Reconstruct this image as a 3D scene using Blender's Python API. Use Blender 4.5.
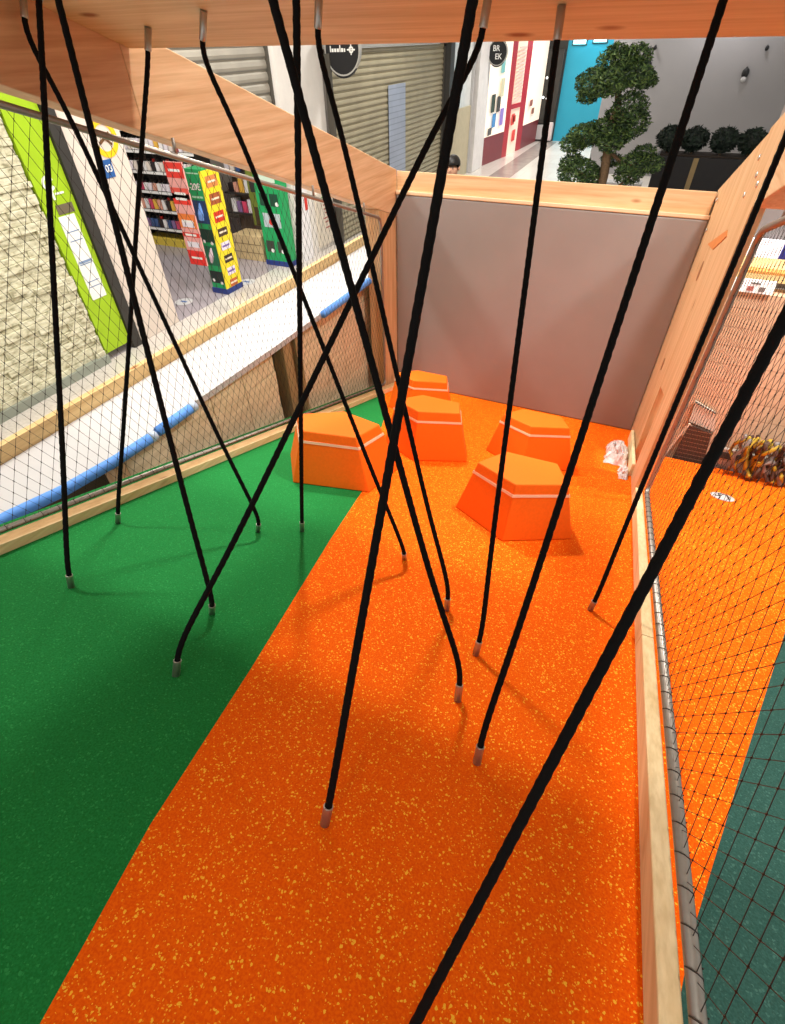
import bpy, bmesh, math, random
from mathutils import Vector, Matrix, Euler
random.seed(7)
SC = bpy.context.scene
COL = SC.collection
for o in list(bpy.data.objects):
    bpy.data.objects.remove(o, do_unlink=True)

# ------------------------------------------------------------------ camera
T = math.tan(.3233)                 # the play ramp falls away from the camera at 18.5 degrees
EYE = 1.5
cd = bpy.data.cameras.new('camera'); cam = bpy.data.objects.new('camera', cd); COL.objects.link(cam)
cam.location = (0, 0, EYE); cam.rotation_mode = 'XYZ'; cam.rotation_euler = (.8110, .0171, .4226)
cd.sensor_fit = 'VERTICAL'; cd.sensor_height = 36; cd.lens = 36 * 500.5 / 1024
cd.clip_start = .02; cd.clip_end = 200
SC.camera = cam

# ------------------------------------------------------------------ world, lights, exposure
w = bpy.data.worlds.new('world'); SC.world = w; w.use_nodes = True
bg = w.node_tree.nodes['Background']; bg.inputs[0].default_value = (1, .97, .94, 1); bg.inputs[1].default_value = .78
SC.view_settings.view_transform = 'Standard'; SC.view_settings.look = 'None'
SC.view_settings.exposure = 0; SC.view_settings.gamma = 1; SC.view_settings.use_curve_mapping = False
SC.cycles.use_denoising = True
SC.cycles.max_bounces = 6

def lamp(name, loc, power, size, color=(1, .965, .91), target=None, spread=180):
    l = bpy.data.lights.new(name, 'AREA'); l.energy = power; l.size = size; l.shape = 'DISK'; l.color = color
    l.spread = math.radians(spread)
    o = bpy.data.objects.new(name, l); COL.objects.link(o); o.location = loc
    if target:
        o.rotation_euler = (Vector(target) - Vector(loc)).to_track_quat('-Z', 'Y').to_euler()
    return o
lamp('ceiling_or_fill_lamp', (-2.7, 5.0, 4.0), 310, .4)
lamp('ceiling_or_fill_lamp', (-4.4, 2.2, 3.9), 150, .4)
lamp('ceiling_or_fill_lamp', (-5.4, 7.6, 3.8), 190, .6)
lamp('ceiling_or_fill_lamp', (-4.4, 14, 3.9), 220, .8)
lamp('ceiling_or_fill_lamp', (-3.4, 21, 3.9), 200, .8, spread=120)
lamp('ceiling_or_fill_lamp', (-3.6, 26, 3.9), 220, .8, spread=120)
lamp('ceiling_or_fill_lamp', (1.0, 3.3, 3.9), 210, .4)
lamp('ceiling_or_fill_lamp', (2.5, 3.8, 3.5), 62, .4, target=(1.7, 4.95, -.7), spread=75)  # unseen lamp added to brighten the beige wall
lamp('ceiling_or_fill_lamp', (-9.3, 8.2, 2.6), 130, .8)
lamp('ceiling_or_fill_lamp', (-.4, -3.2, 3.9), 55, .8)  # unseen lamp behind the camera, added to lift the near floor
lamp('wall_fill', (.6, 20.6, 4.0), 150, .6, (1, .97, .97), (.6, 22.6, 3.0), 100)  # unseen lamp added so the grey wall fades darker downwards

# ------------------------------------------------------------------ materials
def C(h):
    h = h.lstrip('#'); r = []
    for i in (0, 2, 4):
        v = int(h[i:i + 2], 16) / 255
        r.append(v / 12.92 if v <= .04045 else ((v + .055) / 1.055) ** 2.4)
    return (*r, 1)
MATS = {}
def newmat(name):
    m = bpy.data.materials.new(name); m.use_nodes = True
    return m, m.node_tree, m.node_tree.nodes['Principled BSDF']
def node(nt, typ, **k):
    n = nt.nodes.new(typ)
    for a, v in k.items():
        if a.startswith('i_'):
            n.inputs[int(a[2:])].default_value = v
        else:
            setattr(n, a, v)
    return n
def ramp(nt, fac, stops, interp='LINEAR'):
    r = nt.nodes.new('ShaderNodeValToRGB'); r.color_ramp.interpolation = interp
    e = r.color_ramp.elements
    while len(e) < len(stops): e.new(.5)
    for el, (p, c) in zip(e, stops): el.position = p; el.color = c
    nt.links.new(fac, r.inputs[0]); return r
def mixc(nt, fac, a, b, typ='MIX'):
    n = nt.nodes.new('ShaderNodeMix'); n.data_type = 'RGBA'; n.blend_type = typ
    for s, v in ((0, fac), (6, a), (7, b)):
        if hasattr(v, 'links') or isinstance(v, bpy.types.NodeSocket): nt.links.new(v, n.inputs[s])
        else: n.inputs[s].default_value = v
    return n.outputs[2]
def pos(nt, scale=(1, 1, 1), rot=(0, 0, 0)):
    g = nt.nodes.new('ShaderNodeNewGeometry'); m = nt.nodes.new('ShaderNodeMapping')
    m.inputs[3].default_value = scale; m.inputs[2].default_value = rot
    nt.links.new(g.outputs['Position'], m.inputs[0]); return m.outputs[0]
def plain(name, col, rough=.6, metal=0, var=.06, scale=6, spec=.4):
    """a colour with a faint procedural mottling"""
    if name in MATS: return MATS[name]
    m, nt, b = newmat(name)
    n = node(nt, 'ShaderNodeTexNoise', i_2=scale, i_3=3.); nt.links.new(pos(nt), n.inputs[0])
    c = C(col) if isinstance(col, str) else col
    lo = tuple(x * (1 - var) for x in c[:3]) + (1,); hi = tuple(min(1, x * (1 + var)) for x in c[:3]) + (1,)
    r = ramp(nt, n.outputs[0], [(.3, lo), (.7, hi)])
    nt.links.new(r.outputs[0], b.inputs['Base Color'])
    b.inputs['Roughness'].default_value = rough; b.inputs['Metallic'].default_value = metal
    b.inputs['Specular IOR Level'].default_value = spec
    MATS[name] = m; return m
def glow(name, col, strength):
    if name in MATS: return MATS[name]
    m, nt, b = newmat(name)
    b.inputs['Base Color'].default_value = C(col); b.inputs['Emission Color'].default_value = C(col)
    b.inputs['Emission Strength'].default_value = strength
    n = node(nt, 'ShaderNodeTexNoise', i_2=5.); nt.links.new(pos(nt), n.inputs[0])
    mm = node(nt, 'ShaderNodeMapRange'); mm.inputs[3].default_value = strength * .85; mm.inputs[4].default_value = strength * 1.15
    nt.links.new(n.outputs[0], mm.inputs[0]); nt.links.new(mm.outputs[0], b.inputs['Emission Strength'])
    MATS[name] = m; return m
def wood(name, axis, light='#E2C198', dark='#CAA074', knot='#8E5A33'):
    if name in MATS: return MATS[name]
    m, nt, b = newmat(name)
    sc = [9., 9., 9.]; sc[axis] = .55
    p = pos(nt, tuple(sc))
    n = node(nt, 'ShaderNodeTexNoise', i_2=2.2, i_3=5., i_4=.6); nt.links.new(p, n.inputs[0])
    sc2 = [46., 46., 46.]; sc2[axis] = 1.2
    n2 = node(nt, 'ShaderNodeTexNoise', i_2=1.6, i_3=3.); nt.links.new(pos(nt, tuple(sc2)), n2.inputs[0])
    r = ramp(nt, n.outputs[0], [(.3, C(dark)), (.68, C(light))])
    r2 = ramp(nt, n2.outputs[0], [(.35, (.80, .76, .70, 1)), (.6, (1, 1, 1, 1))])
    c = mixc(nt, .55, r.outputs[0], r2.outputs[0], 'MULTIPLY')
    sk = [6., 6., 6.]; sk[axis] = 2.4
    v = node(nt, 'ShaderNodeTexVoronoi', i_2=.75); nt.links.new(pos(nt, tuple(sk)), v.inputs[0])
    rk = ramp(nt, v.outputs['Distance'], [(.045, (1, 1, 1, 1)), (.115, (0, 0, 0, 1))])
    c = mixc(nt, rk.outputs[0], c, C(knot))
    nt.links.new(c, b.inputs['Base Color'])
    b.inputs['Roughness'].default_value = .55; b.inputs['Specular IOR Level'].default_value = .3
    bp = node(nt, 'ShaderNodeBump'); bp.inputs[0].default_value = .08
    nt.links.new(n2.outputs[0], bp.inputs['Height']); nt.links.new(bp.outputs[0], b.inputs['Normal'])
    MATS[name] = m; return m
def rubber(name, base, alt, fleck, p1, p2):
    """poured rubber granules: base tone with paler flecks"""
    m, nt, b = newmat(name)
    p = pos(nt)
    nn = node(nt, 'ShaderNodeTexNoise', i_2=170., i_3=2.); nt.links.new(p, nn.inputs[0])
    c = ramp(nt, nn.outputs[0], [(.38, C(alt)), (.62, C(base))]).outputs[0]
    wob = node(nt, 'ShaderNodeTexNoise', i_2=90., i_3=2.); nt.links.new(p, wob.inputs[0])
    pw = nt.nodes.new('ShaderNodeMixRGB'); pw.blend_type = 'ADD'; pw.inputs[0].default_value = .012
    nt.links.new(p, pw.inputs[1]); nt.links.new(wob.outputs['Color'], pw.inputs[2])
    for sc, th, k in ((140., p1, 1.), (260., p2, .8)):
        v = node(nt, 'ShaderNodeTexVoronoi', i_2=sc); nt.links.new(pw.outputs[0], v.inputs[0])
        sep = nt.nodes.new('ShaderNodeSeparateColor'); nt.links.new(v.outputs['Color'], sep.inputs[0])
        g = node(nt, 'ShaderNodeMath', operation='GREATER_THAN'); g.inputs[1].default_value = th
        nt.links.new(sep.outputs[0], g.inputs[0])
        d = node(nt, 'ShaderNodeMath', operation='LESS_THAN'); d.inputs[1].default_value = .48
        nt.links.new(v.outputs['Distance'], d.inputs[0])
        g2 = node(nt, 'ShaderNodeMath', operation='MULTIPLY'); nt.links.new(g.outputs[0], g2.inputs[0]); nt.links.new(d.outputs[0], g2.inputs[1])
        g3 = node(nt, 'ShaderNodeMath', operation='MULTIPLY'); g3.inputs[1].default_value = k; nt.links.new(g2.outputs[0], g3.inputs[0])
        c = mixc(nt, g3.outputs[0], c, C(fleck))
    nt.links.new(c, b.inputs['Base Color'])
    b.inputs['Roughness'].default_value = .85; b.inputs['Specular IOR Level'].default_value = .12
    bp = node(nt, 'ShaderNodeBump'); bp.inputs[0].default_value = .25; bp.inputs[1].default_value = .004
    nt.links.new(nn.outputs[0], bp.inputs['Height']); nt.links.new(bp.outputs[0], b.inputs['Normal'])
    return m
def bricks(name, c1, c2, mortar, scale, width, height, plane, msize=.02, rough=.8, bump=.6, bias=0., noise=0.):
    m, nt, b = newmat(name)
    g = nt.nodes.new('ShaderNodeNewGeometry'); s = nt.nodes.new('ShaderNodeSeparateXYZ'); cb = nt.nodes.new('ShaderNodeCombineXYZ')
    nt.links.new(g.outputs['Position'], s.inputs[0])
    nt.links.new(s.outputs[plane[0]], cb.inputs[0]); nt.links.new(s.outputs[plane[1]], cb.inputs[1])
    vec = cb.outputs[0]
    if noise:
        n0 = node(nt, 'ShaderNodeTexNoise', i_2=5., i_3=3.); nt.links.new(vec, n0.inputs[0])
        ad = nt.nodes.new('ShaderNodeMixRGB'); ad.blend_type = 'ADD'; ad.inputs[0].default_value = noise
        nt.links.new(vec, ad.inputs[1]); nt.links.new(n0.outputs['Color'], ad.inputs[2]); vec = ad.outputs[0]
    t = nt.nodes.new('ShaderNodeTexBrick'); nt.links.new(vec, t.inputs[0])
    t.inputs['Color1'].default_value = C(c1); t.inputs['Color2'].default_value = C(c2); t.inputs['Mortar'].default_value = C(mortar)
    t.inputs['Scale'].default_value = scale; t.inputs['Mortar Size'].default_value = msize; t.inputs['Bias'].default_value = bias
    t.inputs['Brick Width'].default_value = width; t.inputs['Row Height'].default_value = height
    n = node(nt, 'ShaderNodeTexNoise', i_2=26., i_3=4.); nt.links.new(vec, n.inputs[0])
    r = ramp(nt, n.outputs[0], [(.3, (.74, .74, .72, 1)), (.62, (1, 1, 1, 1))])
    c = mixc(nt, .7, t.outputs[0], r.outputs[0], 'MULTIPLY')
    nt.links.new(c, b.inputs['Base Color']); b.inputs['Roughness'].default_value = rough
    h = node(nt, 'ShaderNodeMath', operation='SUBTRACT'); nt.links.new(n.outputs[0], h.inputs[0]); nt.links.new(t.outputs['Fac'], h.inputs[1])
    bp = node(nt, 'ShaderNodeBump'); bp.inputs[0].default_value = bump; bp.inputs[1].default_value = .02
    nt.links.new(h.outputs[0], bp.inputs['Height']); nt.links.new(bp.outputs[0], b.inputs['Normal'])
    MATS[name] = m; return m
def slats(name, col, dark, pitch, axis=2, rough=.45, metal=.2):
    """horizontal (or other-axis) bands repeated at a pitch, with real bump"""
    m, nt, b = newmat(name)
    g = nt.nodes.new('ShaderNodeNewGeometry'); s = nt.nodes.new('ShaderNodeSeparateXYZ'); nt.links.new(g.outputs['Position'], s.inputs[0])
    d = node(nt, 'ShaderNodeMath', operation='DIVIDE'); d.inputs[1].default_value = pitch; nt.links.new(s.outputs[axis], d.inputs[0])
    f = node(nt, 'ShaderNodeMath', operation='FRACT'); nt.links.new(d.outputs[0], f.inputs[0])
    r = ramp(nt, f.outputs[0], [(.0, C(dark)), (.12, C(col)), (.86, C(col)), (1., C(dark))])
    n = node(nt, 'ShaderNodeTexNoise', i_2=2.5); nt.links.new(g.outputs['Position'], n.inputs[0])
    rr = ramp(nt, n.outputs[0], [(.3, (.85, .85, .85, 1)), (.7, (1, 1, 1, 1))])
    nt.links.new(mixc(nt, 1., r.outputs[0], rr.outputs[0], 'MULTIPLY'), b.inputs['Base Color'])
    b.inputs['Roughness'].default_value = rough; b.inputs['Metallic'].default_value = metal
    MATS[name] = m; return m

M_WOODY = wood('pine_along_depth', 1); M_WOODX = wood('pine_across', 0); M_WOODZ = wood('pine_upright', 2, '#D8B388', '#BE9262')
M_ROOF = wood('pine_roof', 0, '#E0C59A', '#CBAA7C')
M_CURB = wood('pine_curb', 1, '#EAD3A6', '#D6B886', '#A8835A')
M_STEEL = plain('brushed_steel', '#9A938A', .45, .85, .05, 40)
M_NET = plain('net_wire', '#3A3430', .45, .6, .05)
M_ROPE = plain('black_rope', '#0B0A0A', .85, 0, .3, 300, .15)
M_FERR = plain('ferrule_alloy', '#B5AFA6', .34, .85, .05, 60)
M_ORANGE = rubber('orange_rubber', '#F56800', '#EB5600', '#FFBC34', .89, .92)
M_GREEN = rubber('green_rubber', '#1E7E3C', '#187031', '#2C8C48', .9, .95)
M_GREENR = rubber('teal_green_rubber', '#31584F', '#294C44', '#41685E', .9, .95)
M_FOAM = plain('orange_foam_cover', '#F66E06', .7, 0, .04, 60, .3)
M_STRIPE = plain('pale_stripe', '#F2C6A4', .6)
M_PAD = plain('grey_vinyl', '#8A8480', .42, 0, .03, 3, .45)
M_WHITE = plain('white_laminate', '#BDBCBC', .4, 0, .02)
M_BLUE = plain('blue_foam', '#5A94E2', .6)
M_BLACK = plain('black_paint', '#17171A', .45)
M_DARK = plain('dark_grey', '#34322F', .5)
M_PRINTW = plain('white_print', '#EDEDE9', .6, 0, .02)
M_RED = plain('red_board', '#DC3226', .5)
M_SCREW = plain('screw_steel', '#D8D4CE', .25, .8)

# ------------------------------------------------------------------ mesh helpers
def P(x, y, z):
    """structure frame: z is measured upright from the sloping ramp"""
    return Vector((x, y, z - T * y))
def PW(x, y, z): return Vector((x, y, z))
def tag(o, label=None, cat=None, group=None, kind=None):
    if label: o['label'] = label
    if cat: o['category'] = cat
    if group: o['group'] = group
    if kind: o['kind'] = kind
    return o
WORLD = {}
def thing(name, label, cat, loc=(0, 0, 0), group=None):
    o = bpy.data.objects.new(name, None); COL.objects.link(o); o.location = loc
    o.empty_display_size = .1
    WORLD[o.name] = Vector(loc)
    return tag(o, label, cat, group)
def obj(name, bm, mats, parent=None, smooth=False, label=None, cat=None, group=None, kind=None, loc=None):
    """bm holds world coordinates; the object gets its own origin"""
    if not isinstance(mats, (list, tuple)): mats = [mats]
    bmesh.ops.recalc_face_normals(bm, faces=bm.faces)
    me = bpy.data.meshes.new(name)
    org = Vector((0, 0, 0))
    if loc is not None: org = Vector(loc)
    elif bm.verts:
        xs = [v.co for v in bm.verts]
        org = Vector((sum(min(c[i] for c in xs) + max(c[i] for c in xs) for _ in (0,)) / 2 if i < 2 else min(c[i] for c in xs) for i in range(3)))
    bmesh.ops.translate(bm, verts=bm.verts, vec=-org)
    bm.to_mesh(me); bm.free()
    for m in mats: me.materials.append(m)
    if smooth:
        for p in me.polygons: p.use_smooth = True
    o = bpy.data.objects.new(name, me); COL.objects.link(o)
    if parent is not None:
        o.parent = parent; o.location = org - WORLD[parent.name]
    else:
        o.location = org
    WORLD[o.name] = org
    return tag(o, label, cat, group, kind)
def hexa(bm, c8, bev=0., mat=0):
    """box from eight corners: bottom four then top four, both going round"""
    v = [bm.verts.new(c) for c in c8]
    fs = [(3, 2, 1, 0), (4, 5, 6, 7), (0, 1, 5, 4), (1, 2, 6, 5), (2, 3, 7, 6), (3, 0, 4, 7)]
    F = [bm.faces.new([v[i] for i in f]) for f in fs]
    for f in F: f.material_index = mat
    if bev:
        es = {e for f in F for e in f.edges}
        r = bmesh.ops.bevel(bm, geom=list(es), offset=bev, segments=2, affect='EDGES', profile=.5)
        for f in r['faces']: f.material_index = mat
    return v
def box(bm, x0, x1, y0, y1, z0, z1, bev=0., fr=PW, mat=0):
    return hexa(bm, [fr(x0, y0, z0), fr(x1, y0, z0), fr(x1, y1, z0), fr(x0, y1, z0),
                     fr(x0, y0, z1), fr(x1, y0, z1), fr(x1, y1, z1), fr(x0, y1, z1)], bev, mat)
def nb(*a, **k):
    bm = bmesh.new(); box(bm, *a, **k); return bm
def prism(bm, pts, lo, hi, mat=0):
    """extruded polygon: pts -> functions giving lower and upper corner"""
    a = [bm.verts.new(lo(p)) for p in pts]; b = [bm.verts.new(hi(p)) for p in pts]
    n = len(pts); F = [bm.faces.new(a[::-1]), bm.faces.new(b)]
    for i in range(n): F.append(bm.faces.new([a[i], a[(i + 1) % n], b[(i + 1) % n], b[i]]))
    for f in F: f.material_index = mat
    return F
def frames(pts):
    pts = [Vector(p) for p in pts]; out = []
    t = (pts[1] - pts[0]).normalized()
    u = t.orthogonal().normalized()
    for i, p in enumerate(pts):
        if i == 0: t = pts[1] - p
        elif i == len(pts) - 1: t = p - pts[i - 1]
        else: t = pts[i + 1] - pts[i - 1]
        t.normalize()
        u = (u - t * u.dot(t)).normalized(); out.append((p, u, t.cross(u)))
    return out
def tube(bm, pts, r, n=8, cap=True, mat=0, lobes=0, pitch=.07, radii=None):
    rings = []; s = 0; last = None
    for i, (p, u, v) in enumerate(frames(pts)):
        if last is not None: s += (p - last).length
        last = p
        ring = []
        rr = radii[i] if radii else r
        for k in range(n):
            a = 2 * math.pi * k / n; q = rr
            if lobes: q = rr * (.84 + .18 * abs(math.cos(lobes / 2 * (a - 2 * math.pi * s / pitch))))
            ring.append(bm.verts.new(p + u * math.cos(a) * q + v * math.sin(a) * q))
        rings.append(ring)
    for a, b in zip(rings, rings[1:]):
        for k in range(n):
            bm.faces.new([a[k], a[(k + 1) % n], b[(k + 1) % n], b[k]]).material_index = mat
    if cap:
        bm.faces.new(rings[0][::-1]).material_index = mat; bm.faces.new(rings[-1]).material_index = mat
    return rings
def sphere(bm, c, r, sx=1, sy=1, sz=1, sub=2, mat=0):
    res = bmesh.ops.create_icosphere(bm, subdivisions=sub, radius=r, matrix=Matrix.Translation(c) @ Matrix.Diagonal((sx, sy, sz, 1)))
    for v in res['verts']:
        for f in v.link_faces: f.material_index = mat
    return res['verts']
def disc(bm, c, u, v, r, t, n=40, mat=0, ry=None):
    """a flat round plate of thickness t along u x v"""
    c = Vector(c); u = Vector(u).normalized(); v = Vector(v).normalized(); nn = u.cross(v)
    ry = ry or r
    pts = [c + u * r * math.cos(2 * math.pi * k / n) + v * ry * math.sin(2 * math.pi * k / n) for k in range(n)]
    return prism(bm, pts, lambda p: p - nn * t / 2, lambda p: p + nn * t / 2, mat)
def ringplate(bm, c, u, v, r0, r1, t, a0=0, a1=360, n=32, mat=0):
    c = Vector(c); u = Vector(u).normalized(); v = Vector(v).normalized(); nn = u.cross(v)
    A = [math.radians(a0 + (a1 - a0) * k / n) for k in range(n + 1)]
    for p, q in zip(A, A[1:]):
        d = [c + (u * math.cos(a) + v * math.sin(a)) * r for r, a in ((r0, p), (r1, p), (r1, q), (r0, q))]
        hexa(bm, [x - nn * t / 2 for x in d] + [x + nn * t / 2 for x in d], 0, mat)
def plate(bm, c, u, v, w, h, t=.004, mat=0, bev=0):
    """thin rectangular plate centred at c; u across, v up; t thick towards u x v"""
    c = Vector(c); u = Vector(u).normalized() * w / 2; v = Vector(v).normalized() * h / 2; nn = u.cross(v).normalized() * t
    d = [c - u - v, c + u - v, c + u + v, c - u + v]
    return hexa(bm, d + [x + nn for x in d], bev, mat)
def text(name, s, c, u, v, height, mat, parent, spacing=1., lift=.004):
    cu = bpy.data.curves.new('t', 'FONT'); cu.body = s; cu.size = 1; cu.align_x = 'CENTER'; cu.align_y = 'CENTER'
    cu.extrude = .01; cu.space_character = spacing; cu.offset = .012
    to = bpy.data.objects.new('t', cu); COL.objects.link(to)
    me = bpy.data.meshes.new_from_object(to.evaluated_get(bpy.context.evaluated_depsgraph_get()))
    bpy.data.objects.remove(to); bpy.data.curves.remove(cu)
    bm = bmesh.new(); bm.from_mesh(me); bpy.data.meshes.remove(me)
    c = Vector(c); u = Vector(u).normalized(); v = Vector(v).normalized(); n = u.cross(v)
    for q in bm.verts:
        x, y, z = q.co; q.co = c + u * x * height + v * y * height + n * (z * .15 + lift)
    for f in bm.faces: f.material_index = 0
    return obj(name, bm, mat, parent)
XU, YU, ZU = Vector((1, 0, 0)), Vector((0, 1, 0)), Vector((0, 0, 1))

# ================================================================== SETTING
FL = -2.1                       # mall floor level
XL, XR = -2.48, .50             # inner faces of the play box
YE = 5.58                       # far end of the play box
# ramp of poured rubber
gl = [(-.56, -.75), (-.668, -.278), (-.782, .083), (-.905, .638), (-1.138, 1.594), (-1.301, 2.329), (-1.943, 4.013), (-2.18, 4.514), (-2.46, 5.1)]
gr = [(.25, -.75), (.589, .463), (.799, 1.04), (1.182, 2.068), (2.2, 4.76)]
bm = bmesh.new()
th = .06
prism(bm, [(-2.60, -.75)] + gl + [(-2.60, 5.1)], lambda p: P(p[0], p[1], -th), lambda p: P(p[0], p[1], 0), 0)
prism(bm, gl[::-1] + [(.25, -.75)] + [(.467, .03), (.53, .25), (.53, YE), (-2.60, YE), (-2.60, 5.1)], lambda p: P(p[0], p[1], -th), lambda p: P(p[0], p[1], 0), 1)
prism(bm, [(.53, .25)] + gr[1:] + [(.53, 4.76)], lambda p: P(p[0], p[1], -th), lambda p: P(p[0], p[1], 0), 1)
prism(bm, [(.25, -.75), (3.2, -.75), (3.2, 4.76)] + gr[:0:-1] + [(.53, .25), (.467, .03)], lambda p: P(p[0], p[1], -th), lambda p: P(p[0], p[1], 0), 2)
obj('floor', bm, [M_GREEN, M_ORANGE, M_GREENR], kind='structure')
# mall floor
def tiles(name, a, b, g, size, rough):
    m = bricks(name, a, b, g, 1 / size, 1, 1, (0, 1), .006, rough, .03); return m
M_TILE = tiles('mall_tiles', '#D6D0C8', '#CFC8C0', '#B7B0A8', .9, .22)
bm = nb(-7.1, 7, -3, 34, FL - .1, FL); obj('floor', bm, M_TILE, kind='structure')
M_STORE = plain('store_floor_lilac_grey', '#9C9499', .22, 0, .06, 2)
bm = nb(-14, -7.1, -3, 34, FL - .1, FL); obj('floor', bm, M_STORE, kind='structure')
M_BAND = plain('dark_floor_band', '#8F8781', .25, 0, .12, 4)
bm = nb(-5.5, -4.75, 18.5, 28.6, FL, FL + .004); obj('trim_1', bm, M_BAND, kind='structure')
# mall ceiling
bm = nb(-14, 7, -3, 34, 4.3, 4.4); obj('ceiling', bm, plain('ceiling_white', '#E8E4DE', .8), kind='structure')
# stone clad wall on the left
def stone():
    m, nt, b = newmat('split_stone')
    n = node(nt, 'ShaderNodeTexNoise', i_2=9., i_3=6.); nt.links.new(pos(nt, (1, 1, 2.2)), n.inputs[0])
    r = ramp(nt, n.outputs[0], [(.3, C('#8F8A6C')), (.46, C('#C9C5A8')), (.7, C('#E2DFC6'))])
    nt.links.new(r.outputs[0], b.inputs['Base Color']); b.inputs['Roughness'].default_value = .85
    bp = node(nt, 'ShaderNodeBump'); bp.inputs[0].default_value = .9; bp.inputs[1].default_value = .03
    nt.links.new(n.outputs[0], bp.inputs['Height']); nt.links.new(bp.outputs[0], b.inputs['Normal'])
    return m
M_STONE = stone()
bm = bmesh.new()
rr = random.Random(3)
z = FL
while z < 3.2:                                   # courses of rough stone of uneven depth
    hgt = rr.uniform(.06, .12); y = .2
    while y < 4.8:
        ln = min(rr.uniform(.18, .5), 4.8 - y)
        d = rr.uniform(.0, .06)
        box(bm, -7.4, -7.12 + d, y + .002, y + ln - .002, z + .001, z + hgt - .002, .006)
        y += ln
    z += hgt
obj('wall_left', bm, M_STONE, kind='structure')
bm = nb(-7.4, -7.14, .2, 4.8, FL, 3.2); obj('wall_left', bm, plain('stone_mortar', '#A8A488', .9), kind='structure')
bm = nb(-7.12, -7.02, .2, 4.8, FL, FL + .12); obj('baseboard_left', bm, plain('skirting_greygreen', '#8E9488', .5), kind='structure')
# pale pillar
bm = nb(-7.9, -7.1, 5.5, 6.42, FL, 4.2, bev=.008); obj('wall_pillar', bm, plain('pale_pink_panel', '#D9CCC0', .45, 0, .03), kind='structure')
# back walls of the store and of the corridor
bm = nb(-13.2, -13, 4, 16, FL, 4.3); obj('wall_store', bm, plain('store_wall', '#CFC6BE', .6), kind='structure')
bm = nb(-13.2, -7.3, 12.6, 12.8, FL, 4.3); obj('wall_store', bm, plain('store_back', '#A59D95', .6), kind='structure')
# white pillar between the two shutters
bm = nb(-7.2, -6.75, 9.95, 11.55, FL, 4.2); obj('wall_column', bm, plain('white_render', '#E4DFD8', .5, 0, .03), kind='structure')
# grey mall wall behind the planter
bm = nb(-2.45, 7, 22.0, 22.3, FL, 4.3); obj('wall_back', bm, plain('grey_plaster', '#959394', .35, 0, .04, .5), kind='structure')
# end of the corridor
bm = nb(-6.2, -5.0, 28.8, 29.1, FL, 4.2); obj('wall_end', bm, M_DARK, kind='structure')
bm = nb(-5.0, -2.2, 28.9, 29.2, FL, 4.2); obj('wall_end', bm, plain('teal_wall', '#2C9DBA', .4, 0, .06, .6), kind='structure')

# ================================================================== TIMBER PLAY BOX
fr_ = thing('timber_frame', 'pale pine timber frame with roof board around the sloping play ramp', 'play frame', P(-1, 2.5, 0))
def tim(name, x0, x1, y0, y1, z0, z1, m, label=None, bev=.006):
    return obj(name, nb(x0, x1, y0, y1, z0, z1, bev=bev, fr=P), m, fr_, label=label)
tim('side_beam', XL - .16, XL, -.6, 2.40, 1.97, 2.385, wood('pine_along_brown', 1, '#D6AE84', '#BC9066'), 'darker pine length of the left top beam')
tim('side_beam', XL - .16, XL, 2.402, YE, 1.97, 2.385, M_WOODY)
tim('side_beam', XR - .035, XR + .14, -.6, 3.418, 1.98, 2.42, M_WOODY)
tim('end_beam', XL, XR - .036, YE, YE + .15, 2.16, 2.378, M_WOODX)
tim('post', XL - .16, XL, 5.14, YE + .1, 0, 1.968, M_WOODZ)
tim('post', XR - .035, XR + .03, 3.42, 3.90, .0, 2.42, M_WOODZ)
tim('post', XR - .022, XR + .12, 4.42, YE + .16, .0, 2.42, M_WOODZ)
tim('infill_panel', XR - .022, XR + .03, 3.901, 4.419, .78, 2.42, M_WOODZ, bev=.002)
tim('infill_panel', XR + .06, XR + .10, 3.902, 4.418, .12, .40, M_WOODZ)
tim('roof_board', XL + .002, XR + .1, .7, 2.45, 2.30, 2.378, M_ROOF, bev=.003)
# kerbs: left and right sills of the ramp
bm = bmesh.new(); box(bm, -2.42, -2.33, -.6, YE - .02, 0, .05, .006, P); obj('sill', bm, wood('pine_sill', 1, '#D8B482', '#C29A68'), fr_)
bm = bmesh.new(); box(bm, -2.335, -2.325, -.6, YE - .02, .0, .055, .003, P); obj('sill_lip', bm, M_CURB, fr_)
bm = bmesh.new(); box(bm, .467, .517, -.6, 1.55, 0, .10, .005, P); obj('sill', bm, M_CURB, fr_)
bm = bmesh.new(); box(bm, .467, .517, 1.552, 3.415, 0, .10, .005, P); obj('sill', bm, M_CURB, fr_)
bm = bmesh.new(); box(bm, .440, .468, 3.905, 5.1, 0, .13, .005, P); obj('sill', bm, wood('pine_cream', 1, '#F2E3B8', '#E6D2A0'), fr_, label='cream end block of the right sill')
# notch and bracket in the right timber
bm = bmesh.new()
a = [P(XR - .027, y, z) for y, z in ((4.91, 1.925), (4.46, 1.855), (4.02, 1.90), (4.10, 1.945))]
b = [p + Vector((.006, 0, 0)) for p in a]
hexa(bm, a + b); obj('notch', bm, plain('notch_orange_wood', '#C97C3C', .6), fr_, label='orange lifting notch cut in the right post')
bm = bmesh.new()
tube(bm, [P(XR + .055, 4.36, .66), P(XR + .035, 4.2, .52), P(XR + .03, 4.06, .44)], .022, 8)
obj('bracket', bm, M_STEEL, fr_, label='grey steel bracket between the right posts')
for y, z in ((3.54, 2.10), (3.70, 2.17), (3.86, 2.10), (3.87, 2.28), (5.30, 2.06), (5.38, 2.29)):
    bm = bmesh.new(); sphere(bm, P(XR - .036, y, z), .017, .45, 1, 1, 2)
    obj('bolt', bm, M_SCREW, fr_, True)

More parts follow.
